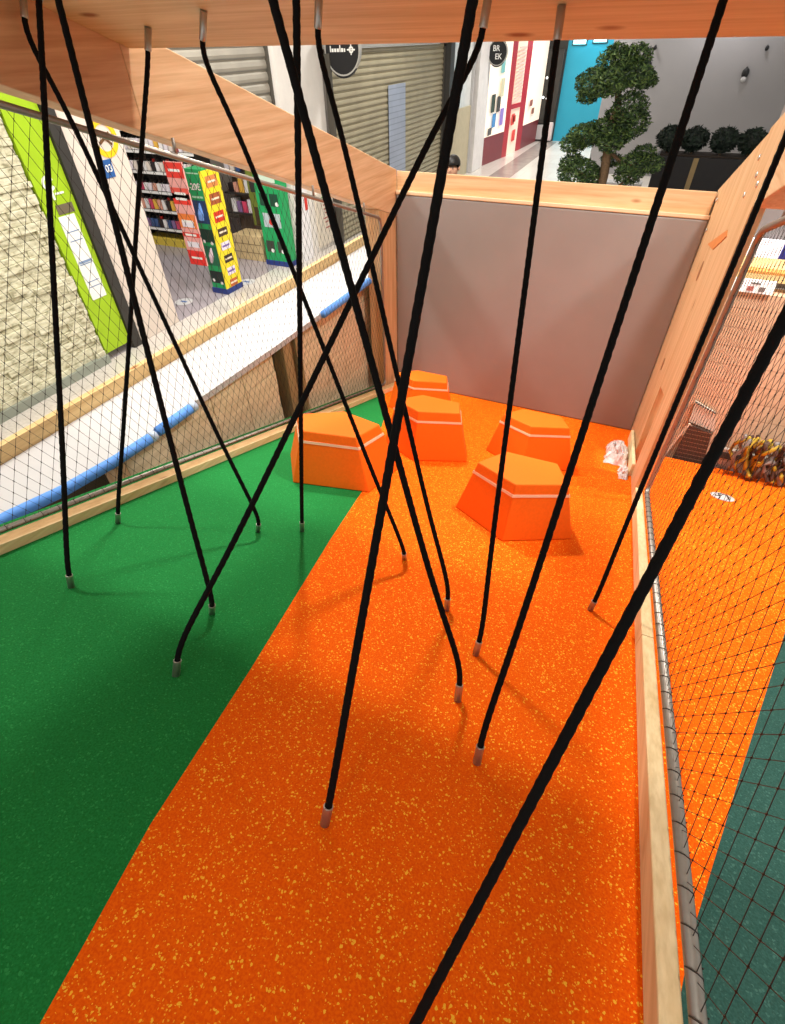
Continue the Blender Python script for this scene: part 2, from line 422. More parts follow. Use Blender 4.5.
for y, z, q in ((4.77, 1.72, 1.), (4.87, .92, .8)):
    bm = bmesh.new(); disc(bm, P(XR - .022, y, z), Vector((0, 1, -T)).normalized(), ZU, .06 * q, .004, 20, 0, .075 * q)
    obj('knot', bm, plain('knot_brown', '#8A5E38', .6, 0, .2, 60), fr_)
# padded end wall
pad = thing('crash_pad', 'large grey vinyl pad covering the far end wall of the play box', 'wall pad', P(-1, YE, 0))
obj('pad_cover', nb(XL + .012, XR - .026, YE - .055, YE - .004, .001, 2.160, bev=.014, fr=P), M_PAD, pad, True)
obj('top_edge', nb(XL + .012, XR - .026, YE - .058, YE - .004, 2.162, 2.196, bev=.006, fr=P), plain('pale_edge', '#D9C29E', .6), pad, label='pale strip along the top of the pad')
for o in pad.children:
    if o.name.startswith('pad_cover'):
        for p in o.data.polygons: p.use_smooth = False

# ------------------------------------------------------------------ wire nets
def net(name, label, x, y0, y1, z0, z1, dw, dh, yfr, corner_end, wire=.0012):
    t = thing(name, label, 'safety net', P(x, (y0 + y1) / 2, 0))
    bm = bmesh.new()
    # edge tubes: bottom, far end, top
    pts = [P(x, y0, z0), P(x, y1 - .06, z0), P(x, y1 - .018, z0 + .018), P(x, y1, z0 + .06), P(x, y1, z1 - .06), P(x, y1 - .018, z1 - .018), P(x, y1 - .06, z1), P(x, y0, z1)]
    tube(bm, pts, .015 if x < 0 else .018, 10); obj('edge_tube', bm, M_STEEL, t, True)
    # stand-off clips
    for k, y in enumerate(yfr):
        bm = bmesh.new(); tube(bm, [P(x, y, z1 + .008), P(x, y, z1 + .085)], .009, 8); obj('stand_off', bm, M_STEEL, t, True)
    # diamond wires
    bm = bmesh.new(); h2 = (z1 - z0); k = dw / (2 * dh)
    for sgn in (1, -1):
        c = y0 - (h2 * k if sgn > 0 else 0)
        c = math.floor(c / dw) * dw
        while c < y1 + h2 * k:
            # y = c + sgn*k*(z - z0)
            za, zb = z0, z1
            def yy(z): return c + sgn * k * (z - z0)
            ends = []
            lo, hi = 0., h2
            if sgn > 0:
                lo = max(lo, (y0 - c) / k); hi = min(hi, (y1 - c) / k)
            else:
                lo = max(lo, (c - y1) / k); hi = min(hi, (c - y0) / k)
            if hi - lo > .01:
                tube(bm, [P(x, yy(z0 + lo), z0 + lo), P(x, yy(z0 + hi), z0 + hi)], wire, 4, False)
            c += dw
    # twisted knots where wires cross
    j = 0; z = z0
    while z < z1 - .01:
        y = math.floor(y0 / dw) * dw + (dw / 2 if j % 2 else 0)
        while y < y1:
            if y > y0:
                c = P(x, y, z); r = wire * 3.2
                v = [bm.verts.new(c + Vector(d)) for d in ((r, 0, 0), (0, r, 0), (-r, 0, 0), (0, -r, 0), (0, 0, r * 2), (0, 0, -r * 2))]
                for i in range(4):
                    bm.faces.new([v[i], v[(i + 1) % 4], v[4]]); bm.faces.new([v[(i + 1) % 4], v[i], v[5]])
            y += dw
        z += dh; j += 1
    # lashing rings round the bottom tube
    y = y0 + .03
    while y < y1 - .08:
        c0 = P(x, y, z0)
        tube(bm, [c0 + Vector((.019 * math.cos(a), .004 * a, .019 * math.sin(a))) for a in [q * math.pi / 4 for q in range(9)]], .0016, 4)
        y += .085
    obj('mesh', bm, M_NET, t)
    return t
net('safety_net', 'steel wire mesh net filling the left side of the play box', -2.45, .15, 5.10, .055, 1.895, .062, .058, (1.1, 2.55, 3.9, 4.75), True, .001)
net('safety_net', 'steel wire mesh net filling the right side beside the orange lane', .535, -.2, 3.32, .125, 1.87, .068, .062, (1.2, 2.2, 2.95), True, .001)

# ------------------------------------------------------------------ ropes
ROPES = {
 'A':[(-1.517,1.459,0),(-1.491,1.452,.07),(-2.44,1.919,2.22),(-2.431,1.945,2.3)],
 'B':[(-1.863,.652,0),(-1.858,.671,.07),(-2.205,1.85,2.22),(-2.205,1.85,2.3)],
 'C':[(-1.245,.814,0),(-1.222,.814,.07),(-1.878,1.64,2.22),(-1.878,1.64,2.3)],
 'D':[(-2.167,1.128,0),(-2.152,1.146,.07),(-2.153,2.23,2.22),(-2.137,2.249,2.3)],
 'E':[(-.706,1.643,0),(-.698,1.617,.07),(-1.774,2.141,2.22),(-1.737,2.136,2.3)],
 'F':[(-.162,.875,0),(-.171,.909,.07),(-.986,1.38,2.22),(-.986,1.38,2.3)],
 'G':[(-1.319,1.592,0),(-1.313,1.599,.07),(-.963,1.6,2.22),(-.963,1.6,2.3)],
 'H':[(-.367,1.353,0),(-.372,1.372,.07),(-1.212,2.073,2.22),(-1.189,2.06,2.3)],
 'I':[(-.368,.289,0),(-.367,.321,.07),(-.409,1.42,2.22),(-.409,1.42,2.3)],
 'J':[(-1.115,.495,0),(-1.111,.525,.07),(-.636,2.106,2.22),(-.627,2.111,2.3)],
 'K':[(-.166,1.138,0),(-.166,1.167,.07),(-.418,2.199,2.22),(-.421,2.205,2.3)],
 'L':[(-.03,.666,0),(-.034,.698,.07),(.024,1.94,2.22),(.024,1.94,2.3)],
 'M':[(.26,1.722,0),(.264,1.728,.07),(.333,2.38,2.22),(.333,2.38,2.3)],
 'N':[(-.006,-.041,0),(.006,.009,.069),(.381,1.551,2.231),(.393,1.6,2.3)],
}
RLAB = {
 'A':'black rope from the far left roof corner slanting right to the green floor',
 'B':'black rope ending furthest left and nearest on the green floor, near the left sill',
 'C':'black rope crossing a second rope just above its metal foot in mid green floor',
 'D':'black rope hanging almost upright to the green floor beside the left sill',
 'E':'black rope slanting right to the orange floor just before the big left foam step',
 'F':'thick black rope slanting from upper middle down right to the middle of the orange floor',
 'G':'black rope hanging straight down to the green floor in front of the left foam step',
 'H':'black rope with curved foot ending on the orange floor behind a thicker slanting rope',
 'I':'black rope leaning left to the nearest visible metal foot on the orange floor',
 'J':'black rope bending down left to the nearest metal foot on the green floor',
 'K':'black rope leaning slightly left before the grey pad down to the orange floor',
 'L':'black rope from the upper right slanting left to a metal foot in mid orange floor',
 'M':'black rope beside the right timber post ending near the right sill',
 'N':'nearest, thickest black rope slanting across the lower right of the view',
}
def bend_path(Mv, U, t0, t1):
    L = (U - Mv).length; tl = (U - Mv).normalized(); out = []
    n = int(L / .011)
    for i in range(n + 1):
        s = i / n
        e0 = (t0 - tl) * (s * (1 - s) ** 16) * L
        e1 = -(t1 - tl) * ((1 - s) * s ** 22) * L
        out.append(Mv.lerp(U, s) + e0 + e1)
    return out
def sleeve(a, b, r, name, parent):
    """alloy tube with an open, rounded mouth at b"""
    bm = bmesh.new(); d = (b - a)
    n = 16; prof = [(0, r * .8), (0, r), (.9, r), (.97, r * 1.06), (1., r * 1.02), (1., r * .8), (.86, r * .78)]
    u = d.normalized().orthogonal().normalized(); v = d.normalized().cross(u); rings = []
    for s, q in prof:
        rings.append([bm.verts.new(a + d * s + (u * math.cos(2 * math.pi * k / n) + v * math.sin(2 * math.pi * k / n)) * q) for k in range(n)])
    for x, y in zip(rings, rings[1:]):
        for k in range(n): bm.faces.new([x[k], x[(k + 1) % n], y[(k + 1) % n], y[k]])
    bm.faces.new(rings[0][::-1]); bm.faces.new(rings[-1])
    return obj(name, bm, M_FERR, parent, True)
for k, (b, m, u, t) in ROPES.items():
    b, m, u, t = P(*b), P(*m), P(*u), P(*t)
    if k in 'BCFGILM': u = t.lerp(m, .034)
    root = thing('climbing_rope', RLAB[k], 'rope', b, 'black ropes strung between roof board and ramp')
    pts = [b.lerp(m, .8)] + bend_path(m, u, (m - b).normalized(), (t - u).normalized()) + [u.lerp(t, .25)]
    bm = bmesh.new(); tube(bm, pts, .0108, 15, True, 0, 3, .05)
    obj('strand', bm, M_ROPE, root, True)
    sleeve(b + Vector((0, 0, .001)), m, .0135, 'floor_sleeve', root)
    sleeve(t - Vector((0, 0, .001)), u, .0135, 'roof_sleeve', root)

# ------------------------------------------------------------------ foam steps
def foam_step(cx, cy, rot, rb, rt, h, label, stripe=.78):
    root = thing('foam_step', label, 'foam step', P(cx, cy, 0), 'orange five sided foam steps on the ramp')
    def ring(z, grow=0):
        r = rb + (rt - rb) * z / h + grow
        return [P(cx + r * math.cos(math.radians(rot + 72 * i)), cy + r * math.sin(math.radians(rot + 72 * i)), z) for i in range(5)]
    bm = bmesh.new(); a = ring(.002); c = ring(h)
    va = [bm.verts.new(p) for p in a]; vc = [bm.verts.new(p) for p in c]
    fs = [bm.faces.new(va[::-1]), bm.faces.new(vc)] + [bm.faces.new([va[i], va[(i + 1) % 5], vc[(i + 1) % 5], vc[i]]) for i in range(5)]
    bmesh.ops.bevel(bm, geom=list(bm.edges), offset=.008, segments=2, affect='EDGES', profile=.5)
    obj('body', bm, M_FOAM, root)
    bm = bmesh.new(); z0, z1 = stripe * h, stripe * h + .018
    A = [bm.verts.new(p) for p in ring(z0, .0035)]; B = [bm.verts.new(p) for p in ring(z1, .0035)]
    A2 = [bm.verts.new(p) for p in ring(z0, -.004)]; B2 = [bm.verts.new(p) for p in ring(z1, -.004)]
    for i in range(5):
        j = (i + 1) % 5
        for q in ((A, B), (B, B2), (B2, A2), (A2, A)): bm.faces.new([q[0][i], q[0][j], q[1][j], q[1][i]])
    obj('stripe', bm, M_STRIPE, root, label='pale stripe round the foam step')
foam_step(-1.60, 2.52, -35, .445, .305, .40, 'big orange foam step straddling the edge of green and orange floor')
foam_step(-1.22, 3.40, -90, .40, .29, .44, 'orange foam step behind the left one, in front of the farthest step')
foam_step(-1.69, 4.46, -90, .39, .29, .42, 'farthest orange foam step, in the left corner by the grey pad')
foam_step(-.28, 2.54, -90, .405, .29, .40, 'nearest right orange foam step with its corner facing forward')
foam_step(-.40, 3.80, -90, .40, .29, .40, 'orange foam step behind the right one, before the middle of the pad')

# ------------------------------------------------------------------ plastic scraps
def clear_plastic():
    m, nt, b = newmat('clear_plastic')
    b.inputs['Base Color'].default_value = C('#FFFFFF'); b.inputs['Roughness'].default_value = .2
    n = node(nt, 'ShaderNodeTexNoise', i_2=16.); nt.links.new(pos(nt), n.inputs[0])
    r = ramp(nt, n.outputs[0], [(.35, (.35, .35, .35, 1)), (.6, (1, 1, 1, 1))])
    nt.links.new(r.outputs[0], b.inputs['Alpha'])
    return m
M_CLEAR = clear_plastic()
def crumple(cx, cy, wx, wy, hz, seed, label):
    rg = random.Random(seed); bm = bmesh.new(); n = 13
    vs = [[None] * n for _ in range(n)]
    for i in range(n):
        for j in range(n):
            x = (i / (n - 1) - .5); y = (j / (n - 1) - .5)
            e = max(0, 1 - (2 * abs(x)) ** 2) * max(0, 1 - (2 * abs(y)) ** 2)
            vs[i][j] = bm.verts.new(P(cx + x * wx + rg.uniform(-.012, .012), cy + y * wy + rg.uniform(-.015, .015), .004 + hz * e ** .6 * rg.uniform(.35, 1)))
    for i in range(n - 1):
        for j in range(n - 1): bm.faces.new([vs[i][j], vs[i + 1][j], vs[i + 1][j + 1], vs[i][j + 1]])
    bmesh.ops.solidify(bm, geom=list(bm.faces), thickness=.002)
    obj('plastic_wrap', bm, M_CLEAR, None, False, label, 'plastic wrap', 'crumpled plastic by the right sill')
crumple(.33, 4.42, .20, .62, .17, 4, 'larger crumpled clear plastic wrap on orange floor against the right sill near the pad')
crumple(.395, 3.92, .075, .30, .08, 9, 'small scrap of clear plastic on orange floor at the foot of the right post')

# floor sticker outside the right net
st = thing('floor_sticker', 'round white sticker with a dark bent arrow on the orange floor outside', 'sticker', P(1.18, 3.92, 0))
uy = Vector((0, 1, -T)).normalized()
bm = bmesh.new(); disc(bm, P(1.18, 3.92, .004), XU, uy, .09, .004); obj('disc', bm, M_WHITE, st)
bm = bmesh.new()
for (x, y, w_, h_) in ((-.022, .03, .013, .07), (.012, .06, .07, .013), (.042, .0, .013, .12), (-.04, -.005, .04, .012)):
    plate(bm, P(1.18 + x, 3.92 + y, .0065), XU, uy, w_, h_, .002)
obj('arrow', bm, M_DARK, st)

# ================================================================== WALKWAY ON THE LEFT, BEYOND THE NET
wk = thing('side_walkway', 'long white topped walkway with plank side running outside the left net', 'walkway', (-3, 3, FL))
dk = [(-2.96, -.3), (-2.88, .95), (-2.80, 1.25), (-2.74, 1.9), (-2.68, 3.4), (-2.655, 5.8), (-2.64, 7.2), (-3.24, 7.2), (-3.30, 4.0), (-3.36, 1.2), (-3.40, -.3)]
bm = bmesh.new(); prism(bm, dk, lambda p: Vector((p[0], p[1], -.50)), lambda p: Vector((p[0], p[1], -.45))); obj('deck', bm, M_WHITE, wk)
kb = [(-3.245, 7.2), (-3.305, 4.0), (-3.365, 1.2), (-3.405, -.3), (-3.46, -.3), (-3.42, 1.2), (-3.36, 4.0), (-3.30, 7.2)]
bm = bmesh.new(); prism(bm, kb, lambda p: Vector((p[0], p[1], -.60)), lambda p: Vector((p[0], p[1], -.345))); obj('kickboard', bm, wood('pine_kick', 1, '#DBBE88', '#C6A36C'), wk, label='yellow pine board along the back of the white deck')
def planks():
    m, nt, b = newmat('grey_plank_side')
    n = node(nt, 'ShaderNodeTexNoise', i_2=2.2, i_3=5.); nt.links.new(pos(nt, (1, 1.2, 14)), n.inputs[0])
    r = ramp(nt, n.outputs[0], [(.3, C('#CDB792')), (.7, C('#EEDCBA'))])
    nt.links.new(r.outputs[0], b.inputs['Base Color']); b.inputs['Roughness'].default_value = .7
    return m
M_PLANK = planks()
y = 1.66; i = 0
while y < 5.7:                                   # boards of the side
    wd = (.42, .46, .40, .44)[i % 4]; y2 = min(y + wd, 5.75)
    if not (3.45 < y + .1 < 3.8):
        bm = bmesh.new()
        z = -.505; q = 0
        while z > FL + .02:
            z2 = max(z - .19, FL + .002); box(bm, -2.80, -2.74 + (.006 if q % 2 else 0), y + .004, y2 - .004, z2 + .003, z); z = z2; q += 1
        obj('side_board', bm, M_PLANK, wk)
    y = y2; i += 1
for yy in (3.5, ): obj('post', nb(-2.83, -2.70, yy, yy + .13, FL, -.505, bev=.004), wood('pine_dull', 2, '#A98F66', '#8C7450'), wk, label='dark timber post set between the boards')
obj('post', nb(-2.83, -2.70, 3.70, 3.78, FL, -.505, bev=.004), wood('pine_dull', 2), wk)
obj('post', nb(-2.84, -2.72, 1.56, 1.65, FL, -.505, bev=.004), wood('pine_pale_post', 2), wk)
obj('under_shadow_panel', nb(-3.3, -3.26, -.2, 7.0, FL, -.62), plain('under_deck_shade', '#6B5A44', .8), wk)  # dark sheet added for the shade under the open deck
def foam_tube(pts, label):
    t_ = thing('edge_padding', label, 'foam tube', Vector(pts[0]), 'blue foam tubes on the edge of the white deck')
    bm = bmesh.new(); tube(bm, pts, .036, 12); obj('tube', bm, M_BLUE, t_, True)
    bm = bmesh.new(); a, b = Vector(pts[-2]), Vector(pts[-1]); d = (b - a).normalized()
    tube(bm, [b - d * .02, b + d * .03], .038, 12); obj('end_band', bm, plain('clear_tape', '#A9B9CC', .3), t_, True)
foam_tube([(-2.90, .35, -.43), (-2.86, .95, -.44), (-2.78, 1.25, -.455), (-2.725, 1.6, -.462), (-2.70, 1.9, -.462)], 'nearer blue foam tube along the white deck edge behind the left net')
foam_tube([(-2.70, 1.96, -.455), (-2.69, 2.3, -.455)], 'short blue foam tube continuing from the nearer one towards the planks')
foam_tube([(-2.645, 4.15, -.455), (-2.635, 5.1, -.455), (-2.63, 7.0, -.455)], 'farther blue foam tube on the white deck edge by the far left post')

# ================================================================== LEFT SHOP FRONT
gp = thing('sign_panel', 'tall lime green advertising panel with white price sheet beside the stone wall', 'sign', (-7.1, 5.05, FL))
obj('board', nb(-7.2, -7.08, 4.82, 5.30, FL + .12, 3.2), plain('lime_green', '#9CC01C', .45, 0, .04), gp)
obj('sheet_header', nb(-7.08, -7.072, 4.99, 5.24, -.13, -.02), plain('brown_header', '#6A5F4C', .5), gp)
bm = nb(-7.08, -7.072, 4.96, 5.21, -1.22, -.15)
for z in (-.34, -.45, -.72, -.75, -.98, -1.05): plate(bm, (-7.071, 5.085, z), YU, ZU, .2, .012 if z != -.72 else .03, .002, 1)
obj('price_sheet', bm, [M_PRINTW, plain('pale_blue_print', '#7D94B4', .6)], gp)
bm = bmesh.new(); ringplate(bm, (-7.076, 5.02, .22), YU, ZU, .055, .085, .006, 20, 330); plate(bm, (-7.078, 5.12, .10), YU, ZU, .13, .022, .005)
plate(bm, (-7.078, 5.02, .09), YU, ZU, .03, .10, .005)
obj('emblem', bm, M_PRINTW, gp, label='white round emblem')
obj('frame_post', nb(-7.2, -7.04, 5.31, 5.48, FL, 3.2, bev=.004), M_DARK, None, False, 'dark metal frame upright between lime green panel and pale pillar', 'frame post')
em = thing('wall_emblem', 'yellow ring emblem with brown figure high on the pale pillar', 'emblem', (-7.1, 6.1, .45))
bm = bmesh.new(); ringplate(bm, (-7.096, 6.12, .56), YU, ZU, .15, .22, .006); obj('ring', bm, plain('yellow_vinyl', '#F0C41E', .5), em)
bm = bmesh.new(); plate(bm, (-7.098, 6.12, .56), Vector((0, 1, .5)), Vector((0, -.5, 1)), .22, .035, .006); plate(bm, (-7.098, 6.14, .54), Vector((0, 1, -.8)), Vector((0, .8, 1)), .2, .03, .006)
obj('figure', bm, plain('brown_print', '#6B4A2A', .6), em)
npl = thing('number_plate', 'small blue number plate reading 103 on the pale pillar', 'number plate', (-7.1, 5.98, .2))
obj('plate', nb(-7.1, -7.09, 5.88, 6.10, .12, .33, bev=.003), plain('blue_enamel', '#2B5C9E', .35), npl)
text('digits', '103', (-7.089, 5.99, .225), YU, ZU, .12, M_PRINTW, npl)

# ------------------------------------------------------------------ security totems and banner (doorway of the shop)
def totem(label, x0, x1, y0, y1, z1, spec):
    t = thing('promotion_column', label, 'advertising column', ((x0 + x1) / 2, (y0 + y1) / 2, FL))
    obj('base', nb(x0 - .02, x1 + .02, y0 - .02, y1 + .02, FL, FL + .1, bev=.005), plain('navy_base', '#25397F', .5), t)
    for nm, args, mat in spec: obj(nm, nb(*args), mat, t)
    return t
M_TG = plain('promo_green', '#1FA05C', .5, 0, .05); M_TY = plain('promo_yellow', '#F2DA2A', .5, 0, .03)
M_TGD = plain('promo_dark_green', '#15573C', .5)
t1 = totem('tall advertising column, green on one face and yellow with small brand cards on the other', -7.43, -7.1, 7.8, 8.25, -.05,
           [('green_face', (-7.43, -7.105, 7.8, 8.25, FL + .1, -.06), M_TG)])
obj('yellow_face', nb(-7.105, -7.085, 7.79, 8.26, FL + .1, -.09), M_TY, t1, label='yellow face of the column')
text('offer_text', '-20€', (-7.268, 7.795, -.32), XU, ZU, .14, M_PRINTW, t1, .9)
bm = bmesh.new(); plate(bm, (-7.268, 7.797, -.47), XU, ZU, .24, .03, .003); plate(bm, (-7.268, 7.797, -.12), XU, ZU, .26, .02, .003); obj('offer_lines', bm, plain('promo_pale_green', '#A7DDBB', .6), t1)
for i, (zc, hh, col) in enumerate(((-.70, .36, '#23406E'), (-1.08, .22, '#14382A'), (-1.42, .34, '#1D6A4A'), (-1.80, .22, '#1A2A26'))):
    bm = bmesh.new(); plate(bm, (-7.268, 7.798, zc), XU, ZU, .30, hh, .003); obj('picture', bm, plain('promo_picture_%s' % col[1:], col, .5), t1)
bm = bmesh.new(); tube(bm, [(-7.29, 7.79, -.82), (-7.27, 7.79, -.72), (-7.25, 7.79, -.56)], .05, 8, radii=[.05, .055, .012]); obj('bottle_print', bm, plain('blue_bottle', '#6E9BE0', .3), t1)
bm = bmesh.new(); tube(bm, [(-7.30, 7.79, -1.54), (-7.27, 7.79, -1.42), (-7.24, 7.79, -1.28)], .045, 8, radii=[.02, .05, .012]); obj('bottle_print', bm, plain('pale_pink_bottle', '#D9C7D2', .3), t1)
bm = bmesh.new()
for x, z in ((-7.36, -1.18), (-7.19, -1.2), (-7.36, -1.86), (-7.18, -1.9)): disc(bm, (x, 7.796, z), XU, ZU, .03, .003, 12)
obj('price_dots', bm, M_PRINTW, t1)
cols = ['#D98A4A', '#A8582E', '#D2381E', '#4A3620', '#EDE3EE', '#3C2E1E', '#E8DDF2', '#C0622A']
for i, cz in enumerate([-.26, -.52, -.80, -1.05, -1.28, -1.50, -1.72, -1.93]):
    bm = bmesh.new(); plate(bm, (-7.085, 8.03, cz), YU, ZU, .30 - .012 * i, .17 if i < 3 else .13, .003)
    cd_ = obj('brand_card', bm, plain('card_%s' % cols[i][1:], cols[i], .5), t1)
    bm = bmesh.new(); plate(bm, (-7.081, 8.03, cz), YU, ZU, .2, .03, .002)
    obj('card_mark', bm, plain('card_mark_pale' if i not in (4, 6) else 'card_mark_violet', '#F0E0C8' if i not in (4, 6) else '#7A5FB0', .5), cd_)
t2 = totem('second green advertising column further back with small pictures on it', -7.40, -6.80, 9.6, 9.85, -.3,
           [('green_face', (-7.40, -6.80, 9.6, 9.85, FL + .1, -.3), M_TG)])
for i, (x, z, col) in enumerate(((-7.1, -.42, '#C8DCC8'), (-7.22, -.85, '#1B4A36'), (-6.98, -.85, '#1B4A36'), (-7.1, -1.22, '#B8C4C8'), (-7.24, -1.72, '#3A4238'), (-6.96, -1.72, '#3A4238'))):
    bm = bmesh.new(); plate(bm, (x, 9.598, z), XU, ZU, .42 if x == -7.1 else .2, .22 if x != -7.1 else .26, .003); obj('picture', bm, plain('pic2_%s' % col[1:], col, .5), t2)
for i, (x, z) in enumerate(((-7.17, -.92), (-6.92, -.92), (-7.2, -1.8), (-6.94, -1.8))):
    bm = bmesh.new(); disc(bm, (x, 9.594, z), XU, ZU, .04, .003, 12); obj('price_dot', bm, M_PRINTW, t2)
bm = bmesh.new(); disc(bm, (-7.12, 9.594, -1.25), XU, ZU, .06, .004, 14); obj('red_spot', bm, M_RED, t2)
rb = thing('promotion_banner', 'narrow red and pink banner panel beside the green advertising column', 'banner', (-7.25, 7.42, -1.5))
obj('board', nb(-7.44, -7.06, 7.40, 7.425, -1.46, .1), plain('banner_pink', '#E7A6A0', .5), rb)
for z0, z1, col in ((-.12, .09, '#E23A2E'), (-.42, -.26, '#E2574A'), (-.50, -.34, '#E6392C'), (-.86, -.64, '#E87F3A'), (-1.0, -.93, '#E23A2E'), (-1.46, -1.22, '#E2302A')):
    bm = bmesh.new(); plate(bm, (-7.25, 7.398, (z0 + z1) / 2), XU, ZU, .37, z1 - z0, .003); s_ = obj('red_card', bm, plain('ban_%s' % col[1:], col, .5), rb)
    bm = bmesh.new(); plate(bm, (-7.25, 7.394, (z0 + z1) / 2), XU, ZU, .24, .035, .002); obj('white_mark', bm, M_PRINTW, s_)
for z in (-.80, -1.12):
    bm = bmesh.new(); plate(bm, (-7.25, 7.397, z), XU, ZU, .26, .09, .003); obj('white_card', bm, plain('card_white_lilac', '#E4E0EA', .5), rb)

# ------------------------------------------------------------------ shop shelving and goods
sh = thing('shop_shelving', 'dark shop shelving with rows of small goods behind the red banner', 'shelf unit', (-9.7, 9.9, FL))
SX0, SX1, SY = -11.2, -9.0, 9.9
obj('back_panel', nb(SX0, SX1, SY + .36, SY + .40, FL, .75), M_BLACK, sh)
for x in (SX0, SX1 - .03): obj('side_panel', nb(x, x + .03, SY, SY + .36, FL, .75), M_DARK, sh)
ROWZ = [-1.72, -1.34, -.96, -.58, -.20, .18, .52]
for z in ROWZ:
    s_ = obj('shelf', nb(SX0 + .03, SX1 - .03, SY - .02, SY + .36, z - .03, z), M_DARK, sh)
    obj('price_rail', nb(SX0 + .03, SX1 - .03, SY - .03, SY - .02, z - .05, z), M_PRINTW, s_)
obj('plinth', nb(SX0, SX1, SY - .05, SY + .36, FL, FL + .16), plain('yellow_plinth', '#D9C04A', .5), sh, label='yellow edged plinth')
gcol = ['#F0ECEA', '#D8486A', '#E9DCD0', '#2A2426', '#EDB84A', '#8C6E9C', '#F2E8EE', '#3E5A8C', '#E2A28C']
rowname = ['lowest', 'second', 'third', 'fourth', 'fifth', 'sixth', 'top']
rg = random.Random(11)
mesh_cache = {}
for r, z in enumerate(ROWZ):
    pal = [[7, 5, 0], [4, 8, 0, 3], [0, 6, 8], [3, 0, 2], [0, 6, 2], [1, 6, 0], [1, 0, 5]][r]
    for i in range(16):
        ci = pal[i % len(pal)] if rg.random() < .75 else rg.randrange(9)
        key = (r % 3, ci)
        x = SX0 + .11 + i * .130; loc = Vector((x, SY + .10, z + .001))
        if key not in mesh_cache:
            root = thing('cosmetic_box', 'x', 'product', loc)
            hh = (.17, .2, .14)[r % 3]
            obj('pack', nb(x - .05, x + .05, SY + .02, SY + .18, z + .001, z + hh, bev=.006), plain('goods_%s' % gcol[ci][1:], gcol[ci], .4), root)
            bm = bmesh.new(); tube(bm, [(x, SY + .10, z + hh), (x, SY + .10, z + hh + .05)], .035, 10); obj('cap', bm, M_BLACK if ci != 3 else M_RED, root)
            mesh_cache[key] = root
        else:
            src = mesh_cache[key]; root = src.copy(); COL.objects.link(root); root.location = loc
            for ch in src.children:
                c_ = ch.copy(); COL.objects.link(c_); c_.parent = root
        root['label'] = 'small cosmetic pack in the %s row of the dark shop shelving' % rowname[r]
        root['group'] = 'packs in the %s row of shelving' % rowname[r]
# second rack behind the columns with olive panel, crate
rk = thing('display_rack', 'dark display rack with mixed goods between the yellow and green columns', 'display rack', (-8.2, 10.6, FL))
obj('back', nb(-9.0, -7.45, 10.9, 10.95, FL, .5), plain('rack_brown', '#7E6A58', .6), rk)
for z in (-1.4, -1.0, -.6, -.2, .2): obj('shelf', nb(-9.0, -7.45, 10.55, 10.9, z - .03, z), M_DARK, rk)
for r, z in enumerate((-1.4, -1.0, -.6, -.2, .2)):
    for i in range(9):
        x = -8.9 + i * .15
        col = gcol[(i * 5 + r * 3) % 9]
        o = obj('boxed_item', nb(x, x + .12, 10.6, 10.8, z + .001, z + rg.uniform(.16, .28), bev=.004), plain('goods_%s' % col[1:], col, .4), None, False,
                'small boxed item on the display rack between the columns', 'product', 'boxed items on the display rack')
ol = thing('goods_stand', 'olive green display panel with pale wares on it behind the columns', 'display panel', (-7.8, 10.3, -1.5))
obj('board', nb(-8.12, -7.48, 10.3, 10.34, -1.55, -.2), plain('olive_board', '#7E8A34', .5), ol)
bm = bmesh.new()
for z in (-.45, -.6, -.75, -.9, -1.05): plate(bm, (-7.62, 10.298, z), XU, ZU, .16, .10, .003)
obj('pale_ware', bm, plain('pale_ware', '#D9D6C6', .5), ol)
bm = bmesh.new(); plate(bm, (-7.95, 10.298, -.8), XU, ZU, .22, .2, .003); obj('dark_card', bm, M_DARK, ol)
bm = bmesh.new(); plate(bm, (-7.75, 10.298, -1.36), XU, ZU, .6, .36, .003); obj('brown_card', bm, plain('brown_card', '#4C3C22', .6), ol)
cr = thing('crate', 'plain pale wooden crate standing on the shop floor between the columns', 'crate', (-7.75, 9.9, FL))
obj('box', nb(-8.3, -7.55, 9.7, 10.2, FL, FL + .5, bev=.006), plain('crate_beige', '#C6AE82', .7, 0, .08), cr)
bm = bmesh.new()
for z in (FL + .16, FL + .33): plate(bm, (-7.925, 9.698, z), XU, ZU, .75, .012, .002)
obj('seams', bm, plain('crate_seam', '#7C6848', .7), cr)
# floor discs
for i, (x, y) in enumerate(((-7.65, 7.17), (-7.17, 8.5))):
    t_ = thing('floor_disc', ['white floor sticker in front of the red banner', 'white floor sticker beyond the yellow column'][i], 'sticker', (x, y, FL))
    bm = bmesh.new(); disc(bm, (x, y, FL + .004), XU, YU, .17, .004); obj('disc', bm, M_WHITE, t_)
    bm = bmesh.new(); plate(bm, (x, y, FL + .0065), XU, YU, .13, .05, .002); obj('mark', bm, plain('blue_enamel', '#2B5C9E'), t_)

